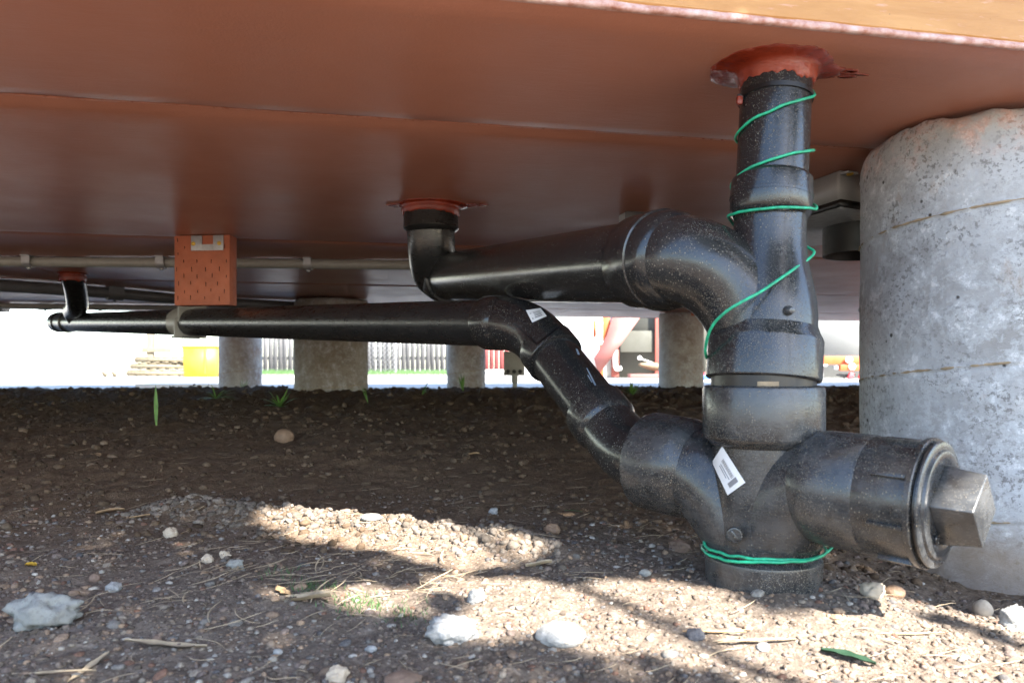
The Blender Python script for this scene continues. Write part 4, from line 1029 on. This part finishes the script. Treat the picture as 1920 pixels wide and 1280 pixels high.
# gravel near the camera
x_, y_ = rand_ground(17000, .42, 1.55, .9); dn_ = fbm(x_*5, y_*5, s=80, o=3)
lim = 1.16+.12*fbm(x_*4, y_*4, s=81, o=2); kp = (y_ < lim) & (rng.random(len(x_)) < .6+.6*dn_); x_, y_ = x_[kp], y_[kp]
scatter('gravel', x_, y_, .0011+.0034*rng.random(len(x_))**3.0, (.5, .95), GC[rng.choice(9, len(x_), p=GP)]*rng.uniform(.7, 1.15, (len(x_), 1)), (IV1, IF1), .05, 'fine mixed gravel strewn over the near soil', 'gravel')
x_, y_ = rand_ground(750, .42, 1.25, .9)
scatter('pebbles', x_, y_, .0028+.0040*rng.random(len(x_))**2.5, (.45, .8), GC[rng.choice(9, len(x_), p=GP)]*rng.uniform(.75, 1.15, (len(x_), 1)), (IV2, IF2), .0, 'rounded pebbles among the near gravel', 'pebbles', .2)
# soil crumbs further under the building
SC_ = np.array([(.085, .057, .036), (.105, .071, .045), (.125, .087, .057), (.060, .040, .025), (.15, .11, .075)]); SP = np.array([.36, .28, .14, .17, .05])
x_, y_ = rand_ground(22000, .95, 4.2, .85); kp = (rng.random(len(x_)) < .55+.8*fbm(x_*3, y_*3, s=83, o=3)) & (y_ > 1.05+.12*fbm(x_*4, y_*4, s=81, o=2)); x_, y_ = x_[kp], y_[kp]
scatter('soil_crumbs', x_, y_, (.0012+.0085*rng.random(len(x_))**5)*(.6+.3*y_), (.5, .9), SC_[rng.choice(5, len(x_), p=SP)]*rng.uniform(.7, 1.2, (len(x_), 1)), (IV1, IF1), .2, 'dark crumbs of soil under the building', 'soil', .6)
# clods on the ridge, and crumbs of dry soil between the gravel
n_ = 3400; t_ = rng.random(n_); x_ = -.60+.66*t_; y_ = 1.205-.24*np.clip((x_+.5)/.55, 0, 1)+rng.normal(0, .034, n_)
scatter('soil_clods', x_, y_, .0012+.0065*rng.random(n_)**4, (.55, .9), np.array((.165, .135, .108))*rng.uniform(.5, 1.25, (n_, 1)), (IV1, IF1), .0, 'dry pale clods heaped along a low ridge', 'soil', .8)
x_, y_ = rand_ground(24000, .42, 1.35, .8); kp = rng.random(len(x_)) < .55+.9*fbm(x_*9, y_*9, s=87, o=3); x_, y_ = x_[kp], y_[kp]
scatter('dry_soil_crumbs', x_, y_, .0007+.0034*rng.random(len(x_))**3.5, (.5, .9), np.array((.135, .106, .083))*rng.uniform(.55, 1.35, (len(x_), 1)), (IV1, IF1), .05, 'dry crumbs of soil between the gravel', 'soil', .8)
# straw and twigs
st = MB()
def blade(mb, x, y, L, wd, a, rise=.0, bend=.0, k_=6, zoff=.002):
    P_ = []
    for i_ in range(k_):
        u = i_/(k_-1)-.5; xx = x+math.cos(a)*L*u-math.sin(a)*bend*(u*u-.25)*L; yy = y+math.sin(a)*L*u+math.cos(a)*bend*(u*u-.25)*L
        P_.append((xx, yy, u))
    zz = gheight(np.array([p[0] for p in P_]), np.array([p[1] for p in P_])); zm = max(zz); R = []
    for i_, (p, z_) in enumerate(zip(P_, zz)):
        z2 = .5*z_+.5*zm+zoff+rise*(.5+p[2]); w_ = wd*(1-.75*abs(p[2]*2)**3)
        nx, ny = -math.sin(a)*w_, math.cos(a)*w_
        R.append([(p[0]+nx, p[1]+ny, z2), (p[0], p[1], z2+w_*.7), (p[0]-nx, p[1]-ny, z2), (p[0], p[1], z2-w_*.4)])
    mb.rings(R)
rr = random.Random(21)
for k_ in range(560):
    y_ = .46*math.exp(rr.random()**.8*math.log(2.6/.46)); x_ = rr.uniform(-.8, .8)*y_
    blade(st, x_, y_, rr.uniform(.012, .05), rr.uniform(.0003, .0009), rr.gauss(0, .6), rr.uniform(0, .006), rr.uniform(-.6, .6))
for k_ in range(90):
    x_ = rr.gauss(-.22, .10); y_ = rr.gauss(.84, .07); blade(st, x_, y_, rr.uniform(.02, .06), rr.uniform(.0004, .001), rr.gauss(.2, .8), rr.uniform(0, .012), rr.uniform(-.8, .8))
o_ = obj('straw_litter', st, M['straw'], None, True, 80); props(o_, 'scattered dry straw and stems on the soil', 'straw', None, 'stuff')

# ------------------------------------------------------------------ individual stones, leaves, twigs, weeds
def gp(px, py):
    """where the eye's ray through a picture point meets the soil"""
    k_ = (py-HY)/F; lo_, hi_ = .3, 5.0
    Ys_ = np.geomspace(.35, 5, 900); z_ = EYE-k_*Ys_; g_ = gheight((px-HX)/F*Ys_, Ys_); i_ = np.argmax(g_ > z_)
    Y_ = Ys_[i_] if g_[i_] > z_[i_] else 4.5
    return float((px-HX)/F*Y_), float(Y_), float(gheight(np.array([(px-HX)/F*Y_]), np.array([Y_]))[0])
def stone(px, py, wpx, hpx, m_, label, name='stone', lump=.25, seed=0, dep=.8, rz=0, freq=1.6):
    x, y, z = gp(px, py+hpx*.42); sx, sz = wpx/2/F*y, hpx/2/F*y
    V_ = ico(4)[0]; n_ = fbm(V_[:,0]*freq+seed, V_[:,1]*freq, V_[:,2]*freq, s=seed, o=4); V_ = V_*(1+lump*n_[:, None])
    n2 = fbm(V_[:,0]*6+seed, V_[:,1]*6, V_[:,2]*6, s=seed+3, o=4); V_ = V_*(1+(lump*.4+.02)*n2[:, None])
    V_ = V_*np.array([sx, sx*dep, sz*1.12]); c_, s_ = math.cos(rz), math.sin(rz)
    V_ = np.stack([V_[:,0]*c_-V_[:,1]*s_*.5+x, V_[:,0]*s_*.5+V_[:,1]*c_+y+sx*dep*.4, V_[:,2]+z+sz*.58], 1)
    mb = MB(); mb.v = [V_]; mb.f = ICO4; o_ = obj(name, mb, M[m_], None, True, 180); return props(o_, label, 'stone')
ICO4 = ico(4)[1].tolist()
stone(75, 1148, 122, 66, 'conc_white', 'lumpy pale grey concrete chunk at the lower left', 'concrete_chunk', .55, 2, .7, .2, 2.2)
stone(893, 1117, 32, 30, 'whitestone', 'small white angular stone at the edge of the sunlit gravel', 'stone', .4, 3)
stone(1052, 1190, 92, 44, 'whitestone', 'smooth white cobble brightest in the sunlit gravel', 'stone', .12, 4)
stone(850, 1182, 86, 50, 'whitestone', 'rough white chunk left of the smooth white cobble', 'stone', .5, 5, .7, .2, 2.2)
stone(1846, 1141, 36, 34, 'creamstone', 'cream egg-shaped pebble near the foot of the wide pier', 'stone', .06, 6)
stone(1905, 1160, 50, 50, 'whitestone', 'pale broken stone at the right edge beside the pier', 'stone', .4, 7)
stone(531, 817, 40, 28, 'tanstone', 'smooth tan oval cobble on the dark soil under the building', 'stone', .06, 8, .7, .5)
stone(1680, 1110, 42, 24, 'tanstone', 'flat tan stone right of the pipe base', 'stone', .15, 9)
stone(1640, 1110, 44, 32, 'creamstone', 'cream knobbly stone between the pipe base and the flat tan stone', 'stone', .4, 10)
stone(176, 1084, 20, 18, 'brownstone', 'round reddish brown pebble in the left gravel', 'stone', .15, 11)
stone(210, 1102, 30, 18, 'whitestone', 'pale blue-grey flat pebble above the concrete chunk', 'stone', .3, 12)
stone(695, 971, 38, 12, 'conc_white', 'thin grey fragment on the soil behind the sunlit ridge', 'stone', .35, 13)
stone(870, 1008, 16, 12, 'tanstone', 'small tan stone just behind the sunlit ridge', 'stone', .2, 14)
stone(925, 958, 16, 13, 'whitestone', 'small crinkled white fragment on the dark soil', 'stone', .6, 15)
stone(1035, 992, 28, 18, 'tanstone', 'crumbly beige lump on the dark soil left of the pipe base', 'stone', .5, 16)
stone(318, 998, 26, 22, 'creamstone', 'round pale clod at the left end of the ridge', 'clod', .4, 17)
stone(388, 1048, 24, 16, 'creamstone', 'angular beige clod below the ridge', 'clod', .5, 18)
stone(440, 1057, 30, 18, 'conc_white', 'grey-beige clod among the straw', 'clod', .5, 19)
stone(1305, 1190, 34, 22, 'darkstone', 'dark grey stone in the sunlit gravel below the pipe base', 'stone', .4, 20)
stone(1432, 1215, 24, 16, 'whitestone', 'small white stone lower centre right in the sun', 'stone', .3, 21)
stone(520, 1222, 18, 12, 'whitestone', 'tiny white pebble in the shaded foreground', 'stone', .2, 22)
stone(695, 1218, 22, 12, 'whitestone', 'white chip in the shade below the moss', 'stone', .3, 23)
stone(630, 1266, 42, 34, 'creamstone', 'rough cream stone at the bottom edge', 'stone', .5, 24)
stone(755, 1276, 70, 22, 'brownstone', 'wide flat brown stone at the bottom edge', 'stone', .2, 25)
stone(420, 1040, 20, 14, 'creamstone', 'small white-topped clod on the ridge slope', 'clod', .5, 26)
stone(293, 1198, 16, 12, 'brownstone', 'dark red pebble in the left foreground', 'stone', .2, 27)
stone(1275, 1025, 40, 22, 'brownstone', 'brown clod left of the pipe base', 'clod', .45, 28)
stone(1210, 1075, 22, 14, 'conc_white', 'grey pebble in the shade left of the pipe base', 'stone', .25, 29)
# dry leaves: thin curled sheets
def leaf(px, py, L, wd, a, label, m_='dryleaf', curl=.3, name='dry_leaf'):
    x, y, z = gp(px, py); V_ = []; nu, nv = 10, 4; mbl = MB()
    for k2 in (0, 1):
        for i_ in range(nu+1):
            u = i_/nu; w_ = wd*math.sin(math.pi*min(.97, max(.03, u)))**.6*(1+.25*math.sin(u*17+px))
            for j in range(nv+1):
                v = j/nv*2-1; lx, ly = (u-.5)*L, v*w_; lz = curl*wd*(v*v)+curl*L*.25*math.sin(u*3.1+px)*.6+.003-k2*.0006
                V_.append((x+lx*math.cos(a)-ly*math.sin(a), y+lx*math.sin(a)+ly*math.cos(a), z+lz))
    f = [(i_*(nv+1)+j, (i_+1)*(nv+1)+j, (i_+1)*(nv+1)+j+1, i_*(nv+1)+j+1) for i_ in range(nu) for j in range(nv)]
    off = (nu+1)*(nv+1); f2 = [tuple(off+q for q in r[::-1]) for r in f]; mbl.add(V_, f+f2)
    return props(obj(name, mbl, M[m_], None, True, 80), label, 'leaf')
leaf(207, 963, .042, .008, .6, 'curled tan leaf fragment on the soil, left', curl=.3)
leaf(262, 972, .028, .004, .4, 'narrow tan leaf sliver right of the curled fragment')
leaf(183, 855, .045, .006, -.9, 'tan bark flake on the dark soil at the left', curl=.25)
leaf(570, 1128, .062, .009, -.25, 'pale folded dry leaf in the straw patch', 'straw', .5)
leaf(530, 1113, .030, .005, -.8, 'reddish dry leaf strip above the pale folded leaf')
leaf(58, 1063, .012, .006, .2, 'small orange leaf in the left gravel', 'screw')
leaf(310, 1212, .075, .005, -.05, 'long bleached grass blade across the left foreground', 'straw', .2)
leaf(1590, 1238, .045, .006, -.7, 'dark green leaf lying in the sunlit gravel', 'darkleaf', .3, 'green_leaf')
leaf(1075, 962, .03, .0014, -.35, 'short green grass blade lying on dark soil', 'grass', .2, 'green_leaf')
leaf(885, 855, .035, .005, -.3, 'tan curled flake on the dark soil in the middle', curl=.6)
leaf(1010, 1062, .032, .005, -.15, 'cream sliver at the right end of the sunlit ridge', 'straw', .6)
leaf(1340, 1190, .06, .0022, .05, 'orange-brown stick in the sunlit gravel left of centre right', 'dryleaf', .1, 'twig')
leaf(1700, 1192, .07, .002, -.02, 'long bleached twig on the sunlit gravel right', 'straw', .1, 'twig')
leaf(1420, 1208, .075, .0025, .12, 'bleached stick on the sunlit gravel below the pipe', 'straw', .1, 'twig')
leaf(880, 955, .032, .0012, .02, 'thin straw lying on dark soil behind the ridge', 'straw', .1, 'twig')
leaf(435, 951, .042, .0012, .03, 'thin straight straw on the dark soil left of centre', 'straw', .1, 'twig')
leaf(168, 1255, .055, .003, 1.5, 'upright-lying straw stem at the bottom left', 'straw', .2, 'twig')
leaf(80, 1268, .09, .0025, -.05, 'long curved root along the bottom left edge', 'straw', .2, 'twig')
# weeds
def weed(px, py, n_, L, label, spread=1.0, seed=0, wd=.0028, m_='weed', name='weed'):
    x, y, z = gp(px, py); rr_ = random.Random(seed); t = thing(name, (x, y, z-.002), label, 'weed')
    for k_ in range(n_):
        a = rr_.uniform(0, 2*math.pi); l_ = L*rr_.uniform(.6, 1.1); el_ = rr_.uniform(.35, 1.2)/spread if n_ > 1 else 1.5; R = []
        for i_ in range(7):
            u = i_/6; d = l_*u; zz_ = math.sin(el_)*d-.35*spread*u*u*l_*math.cos(el_); hz = math.cos(el_)*d
            w_ = wd*math.sin(math.pi*(.12+.86*u))
            cx_, cy_ = x+math.cos(a)*hz, y+math.sin(a)*hz; nx, ny = -math.sin(a)*w_, math.cos(a)*w_
            R.append([(cx_+nx, cy_+ny, z+zz_), (cx_, cy_, z+zz_-w_*.4), (cx_-nx, cy_-ny, z+zz_), (cx_, cy_, z+zz_+w_*.1)])
        obj('leaf', MB().rings(R), M[m_], t, True, 80)
    return t
weed(525, 764, 22, .085, 'bright green weed tuft in front of the brown-stained pier', 1.0, 1, .0045)
weed(405, 748, 16, .10, 'pale green star-shaped weed left of the bright tuft', 1.3, 2, .003)
weed(293, 798, 1, .11, 'single upright green shoot on the dark soil at the left', .75, 6, .0052)
weed(792, 742, 6, .08, 'sparse yellow-green seedling on the crest between two piers', .9, 4, .003)
weed(868, 733, 9, .085, 'small weed at the foot of the narrow pier by the fence', .6, 6, .004)
weed(1186, 742, 26, .075, 'fuzzy green weed on the crest left of the grey pier', .8, 7, .003)
weed(455, 722, 6, .10, 'thin stalk weed against the pale left pier', .5, 8, .0025)
weed(690, 757, 3, .11, 'single brown-green stem by the right edge of the stained pier', .4, 9, .002)
ms = MB(); rr = random.Random(31)
for cx_, cy_, n_ in ((-.155, .765, 160), (-.215, .80, 90), (-.10, .74, 60), (-.26, .86, 40)):
    for k_ in range(n_):
        x_, y_ = rr.gauss(cx_, .016), rr.gauss(cy_, .014); z_ = float(gheight(np.array([x_]), np.array([y_]))[0]); a = rr.uniform(0, 6.28); h_ = rr.uniform(.003, .010)
        ms.add([(x_-.0008*math.cos(a), y_-.0008*math.sin(a), z_-.001), (x_+.0008*math.cos(a), y_+.0008*math.sin(a), z_-.001), (x_+rr.uniform(-.006, .006), y_+rr.uniform(-.006, .006), z_+h_)], [(0, 1, 2)])
o_ = obj('moss', ms, M['grass'], None, False); props(o_, 'thin green moss and seedlings in the foreground gravel', 'moss', None, 'stuff')

# ------------------------------------------------------------------ added unseen tree behind the camera, leaves carved to shape the foreground sun patches
LIT = [
 [(430, 1000), (560, 985), (700, 998), (880, 1028), (1000, 1052), (1010, 1068), (960, 1080), (860, 1082), (760, 1066), (660, 1046), (560, 1025)],
 [(600, 1118), (700, 1108), (780, 1120), (760, 1150), (690, 1158), (620, 1142)],
 [(780, 1085), (900, 1095), (1050, 1110), (1100, 1098), (1240, 1110), (1330, 1140), (1420, 1165), (1520, 1165), (1580, 1135), (1640, 1140), (1700, 1165), (1800, 1185), (1960, 1215), (2200, 1260), (2200, 1420), (1500, 1420), (1440, 1275), (1330, 1250), (1200, 1218), (1080, 1212), (900, 1205), (810, 1195), (840, 1165), (870, 1140), (800, 1110)],
 [(1620, 1108), (1760, 1118), (1960, 1120), (2200, 1130), (2200, 1225), (1960, 1185), (1830, 1160), (1720, 1145), (1640, 1128)],
]
def lit_world(pg): return [(W(px, py, 1).x*0+(px-HX)/F*((EYE-.004)*F/(py-HY)), (EYE-.004)*F/(py-HY)) for px, py in pg]
LW = [np.array(lit_world(p)) for p in LIT]
def inside(px, py, pg):
    x0, y0 = pg[:, 0], pg[:, 1]; x1, y1 = np.roll(x0, -1), np.roll(y0, -1); r = np.zeros(len(px), bool)
    for a, b, c_, d in zip(x0, y0, x1, y1):
        cnd = ((b > py) != (d > py)) & (px < (c_-a)*(py-b)/(d-b+1e-12)+a); r ^= cnd
    return r
n_ = 22000; gx_ = rng.uniform(-1.15, 1.6, n_); gy_ = rng.uniform(.36, 1.85, n_); hh = rng.uniform(1.45, 2.25, n_)
warp = .010
wx = gx_+warp*fbm(gx_*16, gy_*16, s=101, o=3); wy = gy_+warp*fbm(gx_*16, gy_*16, s=102, o=3)
keep = np.ones(n_, bool)
for gi, pg in enumerate(LW):
    for ox, oy in ((0, 0), (.014, 0), (-.014, 0), (0, .012), (0, -.012), (.010, .010), (-.010, -.010)): keep &= ~inside(wx+ox*(.35 if gi == 0 else 1), wy+oy*(.35 if gi == 0 else 1), pg)
keep &= (gx_-.340)**2+(gy_-.775)**2 > .052**2
gx_, gy_, hh = gx_[keep], gy_[keep], hh[keep]; n_ = len(gx_)
cx_ = gx_+S.x/S.z*hh; cy_ = gy_+S.y/S.z*hh
Sv = np.array(S); L_ = rng.uniform(.018, .032, n_)
nrm = Sv[None]+rng.normal(0, .35, (n_, 3)); nrm /= np.linalg.norm(nrm, axis=1)[:, None]
u_ = np.cross(nrm, rng.normal(0, 1, (n_, 3))); u_ /= np.linalg.norm(u_, axis=1)[:, None]; v_ = np.cross(nrm, u_)
c_ = np.stack([cx_, cy_, hh], 1)
V_ = np.stack([c_-u_*L_[:, None], c_-v_*L_[:, None]*.62-u_*L_[:, None]*.2, c_+u_*L_[:, None], c_+v_*L_[:, None]*.62-u_*L_[:, None]*.2], 1).reshape(-1, 3)
mb = MB(); mb.v = [V_]; mb.f = (np.arange(n_)[:, None]*4+np.arange(4)[None]).tolist(); mb.n = len(V_)
tc = Vector((2.1, -1.9, 0)); t = thing('shade_caster', tc, 'added tree-shaped leaf screen, unseen behind the viewpoint, shaping the sun patches on the gravel', 'tree')
obj('caster_leaves', mb, M['leaf'], t, False)
mb = MB().sweep(catmull([tc+Vector((0, 0, -.1)), tc+Vector((-.03, .02, .8)), tc+Vector((-.08, .06, 1.5)), tc+Vector((-.1, .1, 2.3))], 6), list(np.linspace(.06, .03, 19)), 14)
obj('caster_trunk', mb, M['bark'], t)
for k_ in range(7):
    e = Vector((rnd.uniform(.5, 3.2), rnd.uniform(-1.6, .1), rnd.uniform(1.75, 2.2))); b0 = tc+Vector((-.06, .05, 1.1+.12*k_))
    obj('caster_limb', MB().sweep(catmull([b0, b0.lerp(e, .5)+Vector((0, 0, .2)), e], 8), list(np.linspace(.02, .005, 17)), 8), M['bark'], t)
print('SCRIPT DONE', len(sc.objects))
